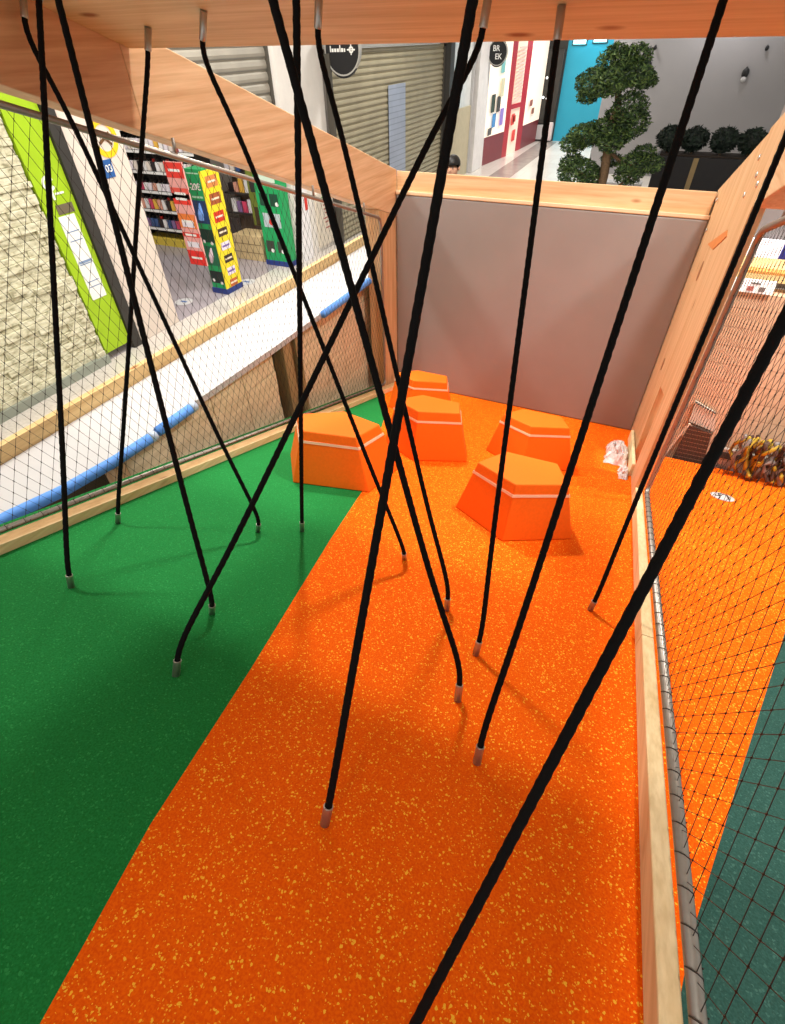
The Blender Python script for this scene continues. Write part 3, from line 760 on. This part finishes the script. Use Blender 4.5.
# ================================================================== SHUTTERS AND CORRIDOR FRONTS
M_SHUT = slats('shutter_slats', '#A49B80', '#6E6750', .115)
M_SHUT2 = slats('shutter_slats_grey', '#9E988B', '#68645C', .16)
def shutter(label, x, y0, y1, z0, z1, m, pitch):
    t = thing('roller_shutter', label, 'roller shutter', (x, (y0 + y1) / 2, z0))
    bm = bmesh.new(); z = z0; n = max(6, 6)
    prof = []
    while z < z1 - .01:
        for f, d in ((0, 0), (.15, .018), (.5, .03), (.85, .018)):
            prof.append((z + f * pitch, d))
        z += pitch
    prof.append((z1, 0))
    a = [bm.verts.new((x + d, y0, zz)) for zz, d in prof]; b = [bm.verts.new((x + d, y1, zz)) for zz, d in prof]
    a2 = [bm.verts.new((x - .05, y0, prof[0][0])), bm.verts.new((x - .05, y0, z1))]; b2 = [bm.verts.new((x - .05, y1, prof[0][0])), bm.verts.new((x - .05, y1, z1))]
    for i in range(len(a) - 1): bm.faces.new([a[i], b[i], b[i + 1], a[i + 1]])
    bm.faces.new([a2[0], b2[0], b2[1], a2[1]])
    bm.faces.new(a + [a2[1], a2[0]]); bm.faces.new(b + [b2[1], b2[0]])
    bm.faces.new([a[0], a2[0], b2[0], b[0]]); bm.faces.new([a[-1], b[-1], b2[1], a2[1]])
    obj('curtain', bm, m, t)
    for y in (y0 - .06, y1): obj('guide_rail', nb(x - .08, x + .06, y, y + .06, z0, z1), plain('rail_dark', '#4A463E', .5), t)
    return t
s1 = shutter('grey roller shutter pulled down over the shop doorway left of the white pillar', -6.9, 7.3, 9.86, .45, 2.6, M_SHUT2, .16)
s2 = shutter('wide beige roller shutter right of the white pillar', -6.62, 11.62, 18.2, FL, 1.28, M_SHUT, .115)
obj('shutter_housing', nb(-6.75, -6.5, 11.6, 18.3, 1.34, 2.2, bev=.01), plain('housing_grey', '#8E8C86', .5), s2)
bm = bmesh.new(); plate(bm, (-6.575, 14.85, -.3), YU, ZU, 1.05, 1.9, .006); obj('painted_reflection', bm, slats('reflection_slats', '#A3ADC0', '#848B98', .115), s2, label='pale blue reflection painted on the shutter')  # bluish reflection on the slats, painted as a tinted plate
obj('dark_jamb', nb(-6.75, -6.4, 18.28, 18.62, FL, 2.4), M_DARK, s2, label='dark upright at the right end of the shutter')
def disc_sign(label, c, r, ry, deco):
    t = thing('disc_sign', label, 'sign', c)
    c = Vector(c); u = XU; v = ZU
    bm = bmesh.new(); disc(bm, c, XU, ZU, r, .08, 40, 0, ry); obj('plate', bm, M_BLACK, t)
    bm = bmesh.new(); ringplate(bm, c, XU, ZU, r, r + .025, .09, 0, 360, 40); obj('rim', bm, plain('rim_grey', '#A8A6A0', .4), t)
    bm = bmesh.new(); tube(bm, [c + Vector((-r, 0, .05)), c + Vector((-r - .35, 0, .05))], .02, 8); obj('arm', bm, M_DARK, t)
    deco(t, c - Vector((0, .045, 0)))
    return t
def deco1(t, c):
    bm = bmesh.new(); x = -.26
    for w_, h_ in ((.02, .09), (.045, .05), (.045, .05), (.045, .05), (.02, .1), (.045, .055), (.03, .05)):
        plate(bm, c + Vector((x + w_ / 2, 0, -.03 + h_ / 2)), XU, ZU, w_, h_, .003); x += w_ + .014
    obj('lettering', bm, M_PRINTW, t)
    bm = bmesh.new(); ringplate(bm, c + Vector((.2, 0, 0)), XU, ZU, .03, .05, .006); plate(bm, c + Vector((.2, -.003, 0)), XU, ZU, .17, .022, .003); plate(bm, c + Vector((.2, -.003, 0)), XU, ZU, .022, .15, .003)
    obj('emblem', bm, M_PRINTW, t)
def deco2(t, c):
    text('lettering', 'BR', c + Vector((-.05, -.0, .10)), XU, ZU, .2, M_PRINTW, t)
    text('lettering', 'EK', c + Vector((.04, -.0, -.10)), XU, ZU, .2, M_PRINTW, t)
disc_sign('round black hanging shop sign with small white lettering in front of the beige shutter', (-6.28, 11.62, 1.33), .36, .42, deco1)
disc_sign('small round black hanging sign with two rows of white letters near the red shop', (-5.98, 21.7, 1.06), .30, .36, deco2)
# notice on the white pillar
nt_ = thing('wall_notice', 'pale board with green and red handwritten lines beside the beige shutter', 'notice', (-6.7, 11.2, -1.6))
obj('board', nb(-6.75, -6.70, 10.75, 11.45, -2.0, -.95), plain('notice_beige', '#D6CCBC', .6), nt_)
bm = bmesh.new()
for z in (-1.05, -1.10): plate(bm, (-6.699, 11.1, z), YU, ZU, .34, .03, .002)
obj('green_lines', bm, plain('green_ink', '#6E9C66', .6), nt_)
bm = bmesh.new()
for i, z in enumerate((-1.2, -1.28, -1.36, -1.46, -1.54, -1.66)): plate(bm, (-6.699, 11.08 + .03 * (i % 3), z), YU, ZU, .14 + .05 * (i % 2), .028, .002)
obj('red_lines', bm, plain('red_ink', '#A05A50', .6), nt_)
wd_ = thing('white_door', 'narrow white door leaf beside the second green column', 'door', (-6.9, 10.1, FL))
obj('leaf', nb(-6.74, -6.70, 10.02, 10.42, FL, -.3, bev=.004), plain('gloss_white', '#F0EEF0', .3), wd_)
obj('red_sticker', nb(-6.70, -6.695, 10.28, 10.38, -1.15, -.85), M_RED, wd_, label='small red sticker on the door')
# white glazed front and white column
wf = thing('glazed_storefront', 'white framed shop front with beige lower panel right of the beige shutter', 'shop front', (-6.45, 19.6, FL))
obj('lower_panel', nb(-6.6, -6.42, 18.64, 20.6, FL, -.2), plain('beige_panel', '#B7AC90', .5), wf)
obj('window_pane', nb(-6.56, -6.46, 18.64, 20.6, -.2, 2.4), plain('bright_pane', '#D8DAD8', .2), wf)
obj('frame', nb(-6.6, -6.38, 20.55, 20.62, FL, 2.4), M_WHITE, wf)
obj('white_column', nb(-6.6, -6.25, 20.7, 21.9, FL, 4.2, bev=.01), plain('white_render2', '#DAD6D4', .5), None, False, 'smooth white column between the white shop front and the red shop', 'column')
rs = thing('red_shop', 'red framed lit shop front with maroon base at the end of the corridor', 'shop front', (-6, 25, FL))
M_SHOPRED = plain('shop_red', '#B4222E', .4); M_MAROON = plain('maroon_base', '#7A2B32', .4)
def seg(nm, xa, ya, xb, yb, z0, z1, m, d=.12, lab=None):
    a = Vector((xa, ya, 0)); b = Vector((xb, yb, 0)); n = Vector((-(b - a).y, (b - a).x, 0)).normalized() * d
    q = [a, b, b + n, a + n]; bm = bmesh.new()
    hexa(bm, [p + ZU * z0 for p in q] + [p + ZU * z1 for p in q]); return obj(nm, bm, m, rs, label=lab)
M_LIT = glow('lit_window', '#F3E4D2', .55)
seg('base_panel', -6.30, 22.0, -6.05, 23.9, FL, -1.25, M_MAROON)
seg('lit_window', -6.30, 22.0, -6.05, 23.9, -1.25, 2.4, M_LIT, .10)
seg('red_post', -6.05, 23.9, -5.98, 24.35, FL, 2.4, M_SHOPRED, .2)
seg('door_light', -6.05, 24.35, -5.93, 25.6, FL, 2.4, glow('lit_door', '#EBD0BC', .4), .05)
seg('door_bar', -5.99, 24.35, -5.87, 25.6, -.62, -.48, M_SHOPRED, .05)
seg('red_post', -5.94, 25.6, -5.86, 26.2, FL, 2.4, M_SHOPRED, .2)
seg('base_panel', -5.86, 26.2, -5.72, 28.6, FL, -1.3, M_MAROON)
seg('lit_window', -5.86, 26.2, -5.72, 28.6, -1.3, 2.4, M_LIT, .10)
for i, (ya, z, h_, col) in enumerate(((22.5, -.3, .5, '#3A4438'), (23.2, .1, .5, '#D8D2B0'), (23.0, -.35, .45, '#46423C'), (22.7, -.8, .4, '#4A8CC8'), (23.4, -.75, .5, '#9C86D8'), (22.4, -1.1, .2, '#5C5A58'), (23.1, .7, .4, '#86C8C8'), (24.7, -.95, .34, '#E8463A'), (25.1, -1.5, .36, '#E8463A'), (24.9, -.95, .2, '#E04034'), (26.8, -.6, .2, '#9C5A50'), (27.3, -.9, .2, '#A06A58'))):
    xx = -6.30 + (ya - 22) * .1316 if ya < 24 else (-6.01 if ya < 26 else -5.82)
    bm = bmesh.new(); plate(bm, (xx + .03 + (ya > 24) * .02, ya, z), YU, ZU, .42, h_, .02); obj('window_display', bm, plain('display_%s' % col[1:], col, .5), rs)
bm = bmesh.new()
for k in range(14): plate(bm, (-5.925, 24.98, -.3 + k * .11), YU, ZU, 1.1, .05, .01)
obj('door_blind', bm, plain('blind_pink', '#E8C8BC', .5), rs)
# black cabinet at the end: paler base, four small spots
ec = thing('corridor_board', 'dark end wall board with small lights and white base boxes', 'board', (-5.5, 28.6, FL))
obj('board', nb(-5.75, -5.05, 28.62, 28.78, -1.45, 1.0), M_DARK, ec)
obj('white_box', nb(-5.72, -5.30, 28.5, 28.78, FL + .08, -1.5, bev=.01), M_WHITE, ec)
obj('white_box', nb(-5.28, -5.05, 28.5, 28.78, FL + .05, -1.4, bev=.01), plain('white_pink', '#E8D8D6', .5), ec)
for x, z in ((-5.62, .1), (-5.35, .08), (-5.66, -.55), (-5.5, -.58), (-5.34, -.9)):
    bm = bmesh.new(); sphere(bm, (x, 28.61, z), .045); obj('spot', bm, glow('spot_white', '#FFFFFF', 1.6), ec, True)
for i, (x, z, wd2) in enumerate(((-4.55, 1.2, .5), (-3.75, 1.25, .5))):
    t_ = thing('cove_light', ['left glowing cyan light strip at the top of the teal wall', 'right glowing cyan light strip at the top of the teal wall'][i], 'light', (x, 28.85, z))
    bm = bmesh.new(); box(bm, x - wd2 / 2, x + wd2 / 2, 28.8, 28.88, z - .06, z + .1, .01); obj('tube', bm, glow('cyan_glow', '#9FF2FF', 3.), t_)
    obj('bracket', nb(x - wd2 / 2 - .05, x + wd2 / 2 + .05, 28.88, 28.899, z - .1, z + .14), M_DARK, t_)
lamp('wall_fill', (-3.9, 28.3, 1.9), 10, .5, (.55, .9, 1), (-4, 28.9, 0))
# fixtures on the grey wall
for i, (x, z) in enumerate(((-1.29, .72), (1.42, .55), (-1.22, 1.12), (1.74, 1.08))):
    t_ = thing('wall_fixture', ['dark fixture low on the grey wall, left of two', 'dark and white fixture low on the grey wall, right of two', 'tiny fixture high on the grey wall, left', 'tiny fixture high on the grey wall, right'][i], 'fixture', (x, 21.95, z))
    k = 1 if i < 2 else .5
    bm = bmesh.new(); sphere(bm, (x, 21.93, z), .1 * k, 1, .7, 1.2); obj('knob', bm, M_BLACK, t_, True)
    bm = bmesh.new(); tube(bm, [(x, 22.0, z + .12 * k), (x, 21.92, z + .05 * k)], .03 * k, 8); obj('stem', bm, M_DARK, t_)
    if i == 1:
        bm = bmesh.new(); sphere(bm, (x, 21.9, z - .14), .07); obj('white_cap', bm, M_WHITE, t_, True)

# ------------------------------------------------------------------ planter with hedge
pl = thing('planter', 'long black planter box in front of the grey wall', 'planter', (1, 17, FL))
obj('box', nb(-.25, 3.6, 16.9, 17.7, FL, -.82, bev=.02), M_BLACK, pl)
obj('soil', nb(-.19, 3.54, 16.96, 17.64, -.819, -.79), plain('soil', '#2C221A', .9), pl)
obj('band', nb(.62, .74, 16.885, 16.9, -1.6, -.83), plain('tan_strip', '#8A7550', .6), pl, label='tan upright strip on the planter')
def leafy(bm, c, r, n, rg, size, sx=1, sy=1, sz=1, mats=1):
    for _ in range(n):
        d = Vector((rg.gauss(0, 1), rg.gauss(0, 1), rg.gauss(0, 1))).normalized() * r * rg.uniform(.45, 1.0) ** .6
        d = Vector((d.x * sx, d.y * sy, d.z * sz)); p = Vector(c) + d
        s = size * rg.uniform(.6, 1.3)
        q = Euler((rg.uniform(0, 6.3), rg.uniform(0, 6.3), rg.uniform(0, 6.3))).to_matrix()
        v = [bm.verts.new(p + q @ Vector(k)) for k in ((-s * .28, 0, 0), (0, -s * .1, s * .12), (s * .28, 0, 0), (0, 0, -s)) ]
        v2 = bm.verts.new(p + q @ Vector((0, 0, s)))
        f1 = bm.faces.new([v[0], v[3], v[2], v2]); f1.material_index = rg.randrange(mats)
M_LEAFS = [plain('leaf_dark', '#20351C', .55, 0, .2), plain('leaf_mid', '#3E5A2C', .55, 0, .2), plain('leaf_olive', '#5B7236', .55, 0, .2)]
M_HEDGE = [plain('hedge_dark', '#15211A', .6, 0, .2), plain('hedge_mid', '#1E2E22', .6, 0, .2)]
M_BARK = plain('bark', '#7C6248', .8, 0, .25, 30)
rg = random.Random(5)
for i, x in enumerate((-.05, .52, 1.18, 1.80, 2.42, 3.05)):
    t_ = thing('clipped_shrub', 'dark round clipped shrub in the black planter, %s' % ['leftmost', 'second from left', 'third from left', 'fourth from left', 'fifth from left', 'rightmost'][i], 'shrub', (x, 17.3, -.78), 'shrubs in the black planter')
    bm = bmesh.new(); tube(bm, [(x, 17.3, -.79), (x, 17.3, -.55)], .03, 6); obj('stem', bm, M_BARK, t_)
    bm = bmesh.new(); leafy(bm, (x, 17.3, -.50), .285, 900, rg, .075, 1.12, .9, .95, 2); sphere(bm, (x, 17.3, -.50), .23); obj('foliage', bm, M_HEDGE, t_)

# ------------------------------------------------------------------ cloud pruned tree
tr = thing('potted_tree', 'tall cloud pruned evergreen tree standing in the bright corridor beyond the pad', 'tree', (-1.25, 15, FL))
Y0 = 15.
def tp(px, py, dy=0):   # picks a point on the tree's own plane from measured spots
    return Vector(px).to_3d() if False else Vector((px, Y0 + dy, py))
trunk = [tp(-1.30, FL + .3), tp(-1.30, -1.5), tp(-1.26, -1.0), tp(-1.30, -.5), tp(-1.36, -.1), tp(-1.30, .3), tp(-1.38, .62), tp(-1.42, .95)]
bm = bmesh.new(); tube(bm, trunk, .1, 10, True, 0, radii=[.13, .12, .105, .10, .085, .075, .055, .02])
def limb(a, b, r): 
    a, b = Vector(a), Vector(b); m_ = a.lerp(b, .5) + Vector((0, 0, -.06)); tube(bm, [a, m_, b], r, 7, True, 0, radii=[r, r * .8, r * .4])
CL = [  # centre x, z, depth, radius, flatten
 (-1.50, .98, .0, .40, .62), (-1.25, .86, .25, .36, .62), (-1.85, .70, -.1, .40, .5), (-1.15, 1.12, .1, .28, .6), (-1.00, .80, -.2, .30, .55), (-2.0, .45, .1, .22, .5), (-1.55, .72, -.35, .36, .55), (-.82, .72, .0, .2, .5), (-1.55, 1.2, 0, .2, .6),
 (-1.02, .28, -.15, .34, .75), (-.92, .02, .1, .34, .7), (-1.12, -.18, -.2, .28, .6), (-1.35, .12, .3, .2, .5),
 (-1.50, -.12, -.2, .36, .5), (-1.85, -.24, .0, .38, .5), (-2.12, -.42, .1, .28, .55), (-1.25, -.34, -.35, .26, .5),
 (-1.85, -.95, -.2, .42, .62), (-2.05, -.80, .1, .28, .6), (-1.55, -1.05, .1, .30, .6), (-1.2, -.72, .3, .22, .5),
 (-.62, -.72, -.2, .34, .55), (-.30, -.72, .0, .26, .55), (-.72, -.95, .1, .30, .6), (-.50, -.52, .1, .24, .5)]
for a, b, r in ((trunk[4], (-1.9, Y0, -.3), .04), (trunk[5], (-1.0, Y0, .1), .04), (trunk[6], (-1.9, Y0 - .1, .62), .035), (trunk[6], (-1.0, Y0, .78), .03), (trunk[2], (-1.85, Y0, -.95), .04), (trunk[3], (-.6, Y0, -.8), .04), (trunk[1], (-.45, Y0, -.75), .035)): limb(a, b, r)
obj('trunk', bm, M_BARK, tr, True)
rg = random.Random(8)
bm = bmesh.new()
for x, z, dy, r, fl in CL: leafy(bm, (x, Y0 + dy, z), r * 1.16, int(1150 * (r / .35) ** 2), rg, .05, 1, .9, fl * 1.12, 3)
obj('foliage', bm, M_LEAFS, tr)
bm = bmesh.new()
n = 24
for (z0, r0), (z1, r1) in (((FL, .26), (FL + .42, .34)),):
    rings = [[bm.verts.new((-1.3 + r * math.cos(2 * math.pi * k / n), Y0 + r * math.sin(2 * math.pi * k / n), z)) for k in range(n)] for z, r in ((FL, .26), (FL + .02, .27), (FL + .42, .34), (FL + .42, .30), (FL + .34, .29))]
    for a, b in zip(rings, rings[1:]):
        for k in range(n): bm.faces.new([a[k], a[(k + 1) % n], b[(k + 1) % n], b[k]])
    bm.faces.new(rings[0][::-1]); bm.faces.new(rings[-1])
obj('pot', bm, plain('pot_grey', '#6C6864', .6), tr)
# white bench between tree and planter
bc = thing('bench', 'low white bench between the tree and the black planter', 'bench', (-.85, 18.2, FL))
obj('seat', nb(-1.5, -.45, 18.0, 18.5, FL + .38, FL + .46, bev=.015), M_WHITE, bc)
for x in (-1.4, -.6): obj('leg', nb(x, x + .08, 18.05, 18.45, FL, FL + .38, bev=.006), M_WHITE, bc)

# ------------------------------------------------------------------ person behind the end wall (only the dark hair shows)
pt = thing('platform', 'low timber platform under the person beyond the end wall', 'platform', (-2.7, 8.1, FL))
obj('deck_board', nb(-3.6, -1.8, 7.4, 8.8, -1.50, -1.431, bev=.005), M_WOODX, pt)
for x in (-3.55, -1.95):
    for y in (7.45, 8.6): obj('leg', nb(x, x + .12, y, y + .12, FL, -1.501, bev=.005), M_WOODZ, pt)
def person():
    px, py = -2.70, 8.0
    FL = -1.43
    t = thing('person', 'person with short dark hair standing beyond the end wall, only the head top showing', 'person', (px, py, FL))
    H = 1.72
    def q(x, y, z): return Vector((x, y, z))
    J = {'pel': (0, 0, .95), 'spine': (0, 0, 1.15), 'chest': (0, 0, 1.34), 'neck': (0, .0, 1.46), 'head0': (0, -.01, 1.53), 'head1': (0, -.015, 1.62),
         'shl': (-.17, 0, 1.40), 'ell': (-.22, .02, 1.13), 'wrl': (-.23, -.05, .90), 'hal': (-.23, -.07, .82),
         'shr': (.17, 0, 1.40), 'elr': (.22, .02, 1.13), 'wrr': (.23, -.05, .90), 'har': (.23, -.07, .82),
         'hil': (-.09, 0, .90), 'knl': (-.10, -.01, .50), 'anl': (-.10, .02, .08), 'tol': (-.11, -.14, .03),
         'hir': (.09, 0, .90), 'knr': (.10, -.01, .50), 'anr': (.10, .02, .08), 'tor': (.11, -.14, .03)}
    R_ = {'pel': .14, 'spine': .13, 'chest': .15, 'neck': .055, 'head0': .085, 'head1': .098, 'shl': .06, 'shr': .06, 'ell': .042, 'elr': .042, 'wrl': .03, 'wrr': .03, 'hal': .035, 'har': .035,
          'hil': .09, 'hir': .09, 'knl': .058, 'knr': .058, 'anl': .04, 'anr': .04, 'tol': .032, 'tor': .032}
    E_ = [('pel', 'spine'), ('spine', 'chest'), ('chest', 'neck'), ('neck', 'head0'), ('head0', 'head1'), ('chest', 'shl'), ('shl', 'ell'), ('ell', 'wrl'), ('wrl', 'hal'),
          ('chest', 'shr'), ('shr', 'elr'), ('elr', 'wrr'), ('wrr', 'har'), ('pel', 'hil'), ('hil', 'knl'), ('knl', 'anl'), ('anl', 'tol'), ('pel', 'hir'), ('hir', 'knr'), ('knr', 'anr'), ('anr', 'tor')]
    for s, sg in (('hal', -1), ('har', 1)):          # five fingers on each hand
        bx, by, bz = J[s]
        for k, (dx, dy, L) in enumerate(((-.0, -.03, .07), (0, -.012, .085), (0, .006, .08), (0, .022, .065))):
            J['%sf%d' % (s, k)] = (bx + sg * .004, by + dy, bz - .05); J['%sg%d' % (s, k)] = (bx - sg * .012, by + dy - .005, bz - .05 - L)
            R_['%sf%d' % (s, k)] = .010; R_['%sg%d' % (s, k)] = .008
            E_ += [(s, '%sf%d' % (s, k)), ('%sf%d' % (s, k), '%sg%d' % (s, k))]
        J[s + 't'] = (bx - sg * .01, by - .055, bz - .03); R_[s + 't'] = .010; E_.append((s, s + 't'))
    names = list(J); me = bpy.data.meshes.new('body')
    me.from_pydata([J[n_] for n_ in names], [(names.index(a), names.index(b)) for a, b in E_], [])
    o = bpy.data.objects.new('body', me); COL.objects.link(o)
    sk = o.modifiers.new('skin', 'SKIN')
    for i, n_ in enumerate(names): me.skin_vertices[0].data[i].radius = (R_[n_], R_[n_]); me.skin_vertices[0].data[i].use_root = (n_ == 'pel')
    ss = o.modifiers.new('sub', 'SUBSURF'); ss.levels = ss.render_levels = 2
    me.materials.append(plain('skin', '#C8967A', .5)); o.parent = t; WORLD['body'] = Vector((px, py, FL))
    def blob(nm, parts, m, sm=True):
        bm = bmesh.new()
        for c, r, sx, sy, sz in parts: sphere(bm, Vector(c) + Vector((px, py, FL)), r, sx, sy, sz, 3)
        return obj(nm, bm, m, t, sm)
    bm = bmesh.new(); vs = sphere(bm, Vector((px, py + .012, FL + 1.625)), .112, .93, 1.05, 1.0, 3)
    bmesh.ops.delete(bm, geom=[v for v in vs if v.co.z < FL + 1.60 and v.co.y < py - .01 or v.co.z < FL + 1.54], context='VERTS')
    bmesh.ops.solidify(bm, geom=list(bm.faces), thickness=.012)
    obj('hair', bm, plain('dark_hair', '#15110F', .5), t, True)
    for s in (-1, 1): blob('ear', [((s * .098, 0, 1.58), .022, .5, .8, 1.3)], plain('skin', ''))
    blob('nose', [((0, -.112, 1.565), .017, .8, 1, 1.3)], plain('skin', ''))
    blob('mouth', [((0, -.102, 1.525), .022, 1, .3, .3)], plain('lips', '#A0605A'))
    for s in (-1, 1): blob('eye', [((s * .035, -.098, 1.60), .012, 1, .6, .8)], M_BLACK)
    def loft(nm, secs, m):
        bm = bmesh.new(); n = 20; rings = []
        for (cx, cy, cz, rx, ry) in secs: rings.append([bm.verts.new((px + cx + rx * math.cos(2 * math.pi * k / n), py + cy + ry * math.sin(2 * math.pi * k / n), FL + cz)) for k in range(n)])
        for a, b in zip(rings, rings[1:]):
            for k in range(n): bm.faces.new([a[k], a[(k + 1) % n], b[(k + 1) % n], b[k]])
        bm.faces.new(rings[0][::-1]); bm.faces.new(rings[-1]); return obj(nm, bm, m, t, True)
    dk_ = plain('dark_clothes', '#2B2E38', .8)
    loft('jacket', [(0, 0, .86, .19, .15), (0, 0, 1.1, .18, .145), (0, 0, 1.3, .21, .155), (0, 0, 1.42, .19, .12), (0, 0, 1.48, .075, .075)], dk_)
    for s in (-1, 1):
        loft('sleeve', [(s * .23, -.05, .90, .045, .045), (s * .225, .02, 1.13, .058, .058), (s * .18, 0, 1.38, .075, .075)], dk_)
        loft('trouser_leg', [(s * .10, .02, .07, .065, .075), (s * .10, -.01, .5, .08, .085), (s * .09, 0, .9, .105, .12)], plain('dark_trousers', '#23242A', .8))
person()

# ================================================================== RIGHT SIDE BEYOND THE NET
sk_ = thing('metal_skirting', 'grey metal skirting along the far edge of the outer orange floor', 'skirting', (2, 4.82, -1.6))
obj('strip', nb(1.22, 3.2, 4.80, 4.84, -1.75, -1.40), plain('skirting_metal', '#A7A49C', .35, .5), sk_)
obj('dark_slot', nb(1.25, 3.2, 4.795, 4.80, -1.50, -1.43), M_DARK, sk_)
M_BEIGE = bricks('beige_cladding', '#D2B092', '#CAA788', '#BA967A', 1, .5, .16, (0, 2), .006, .6, .15)
obj('wall_right', nb(.66, 4.2, 4.92, 5.1, FL, -.04), M_BEIGE, kind='structure')
sc_ = thing('lit_display', 'lit display counter with white notice strip above the beige clad wall', 'display counter', (1.3, 5, -.04))
obj('notice_strip', nb(.68, 1.045, 4.90, 4.93, -.03, .063), glow('notice_glow', '#F4F2F0', .5), sc_, label='white notice with two small pictures')  # glow added to brighten the white notice
for i, x in enumerate((.885, .965)):
    bm = bmesh.new(); plate(bm, (x, 4.898, .002), XU, ZU, .045, .035, .003); obj('picture', bm, plain(('pic_red', 'pic_grey')[i], ('#B06A62', '#7E7470')[i], .6), sc_)
bm = bmesh.new(); plate(bm, (.91, 4.898, .042), XU, ZU, .06, .012, .003); obj('small_print', bm, plain('print_grey', '#6E6864', .6), sc_)
obj('amber_shelf', nb(.70, 1.6, 4.96, 5.08, .095, .115), plain('amber_board', '#C98C48', .5), sc_)
obj('lit_panel', nb(.72, 1.6, 5.04, 5.10, .117, .19), glow('lit_cream', '#F5DDA0', .55), sc_)
obj('lit_panel', nb(.72, 1.6, 5.04, 5.10, .02, .093), glow('lit_cream', '#F5DDA0', .55), sc_)
obj('lit_panel', nb(.72, 1.0, 5.04, 5.10, .192, .31), glow('lit_white', '#F4EEF2', .75), sc_)
obj('blue_panel', nb(1.002, 1.6, 5.04, 5.10, .192, .31), plain('navy_panel', '#2C3482', .4), sc_)
obj('white_bar', nb(1.06, 1.075, 5.02, 5.039, .192, .31), M_WHITE, sc_)
obj('grey_top', nb(.66, 4.2, 5.12, 5.3, -.04, 1.6), plain('grey_hall', '#7A7574', .5), None, False, 'grey upper wall behind the lit display on the right', 'wall panel')
# slatted dark panel and pale cloth near the right post
dp = thing('slatted_panel', 'dark brown striped panel leaning low behind the right timber post', 'panel', (1, 4.87, -1.7))
bm = bmesh.new(); pr = [(.88, -1.70), (1.18, -1.75), (1.10, -1.30), (.90, -1.26)]
hexa(bm, [Vector((x, 4.86, z)) for x, z in pr] + [Vector((x, 4.885, z)) for x, z in pr])
obj('slats', bm, slats('brown_slats', '#3B2A22', '#8A6E5A', .045, 2, .6, 0), dp)
bm = bmesh.new(); tube(bm, [(.80, 4.855, -1.64), (.84, 4.855, -1.42), (.89, 4.855, -1.24)], .012, 6); obj('pale_edge', bm, plain('pale_edge2', '#D8CAB4', .6), dp)
pc = thing('cloth', 'pale grey cloth hung with a dark stitched edge on the beige wall', 'cloth', (.93, 4.88, -1.2))
bm = bmesh.new(); cp = [(.88, -1.24), (1.13, -1.30), (1.06, -1.10), (.86, -1.02)]
hexa(bm, [Vector((x, 4.895, z)) for x, z in cp] + [Vector((x, 4.91, z)) for x, z in cp]); obj('fabric', bm, plain('pale_cloth', '#C8BCAC', .8), pc)
bm = bmesh.new()
for k in range(9): 
    a = Vector((.87 + .0225 * k, 4.885, -1.03 - .0085 * k)); tube(bm, [a, a + Vector((.012, 0, -.004))], .008, 5)
obj('stitching', bm, M_DARK, pc)
yb = thing('strap_bundle', 'tangled heap of yellow and brown straps by the beige wall on the right', 'strap bundle', (1.5, 4.66, P(0, 4.66, 0).z))
rg = random.Random(21)
zf = -T * 4.66
for nm, m_, nn in (('yellow_strap', plain('yellow_strap', '#A08424', .7), 16), ('brown_strap', plain('brown_strap', '#4A3226', .7), 12), ('grey_strap', plain('grey_strap', '#756C66', .6), 7)):
    bm = bmesh.new()
    for _ in range(nn):
        x = rg.uniform(1.34, 1.86); a = rg.uniform(-1, 1)
        pts = []
        for k in range(5):
            x = min(1.92, max(1.28, x + rg.uniform(-.07, .07)))
            y = rg.uniform(4.52, 4.74); pts.append(Vector((x, y, -T * y + .025 + .095 * k + rg.uniform(0, .03))))
        tube(bm, pts, .017, 6)
    obj(nm, bm, m_, yb, True, label='%s in the heap' % nm.replace('_', ' '))

bpy.context.view_layer.update()
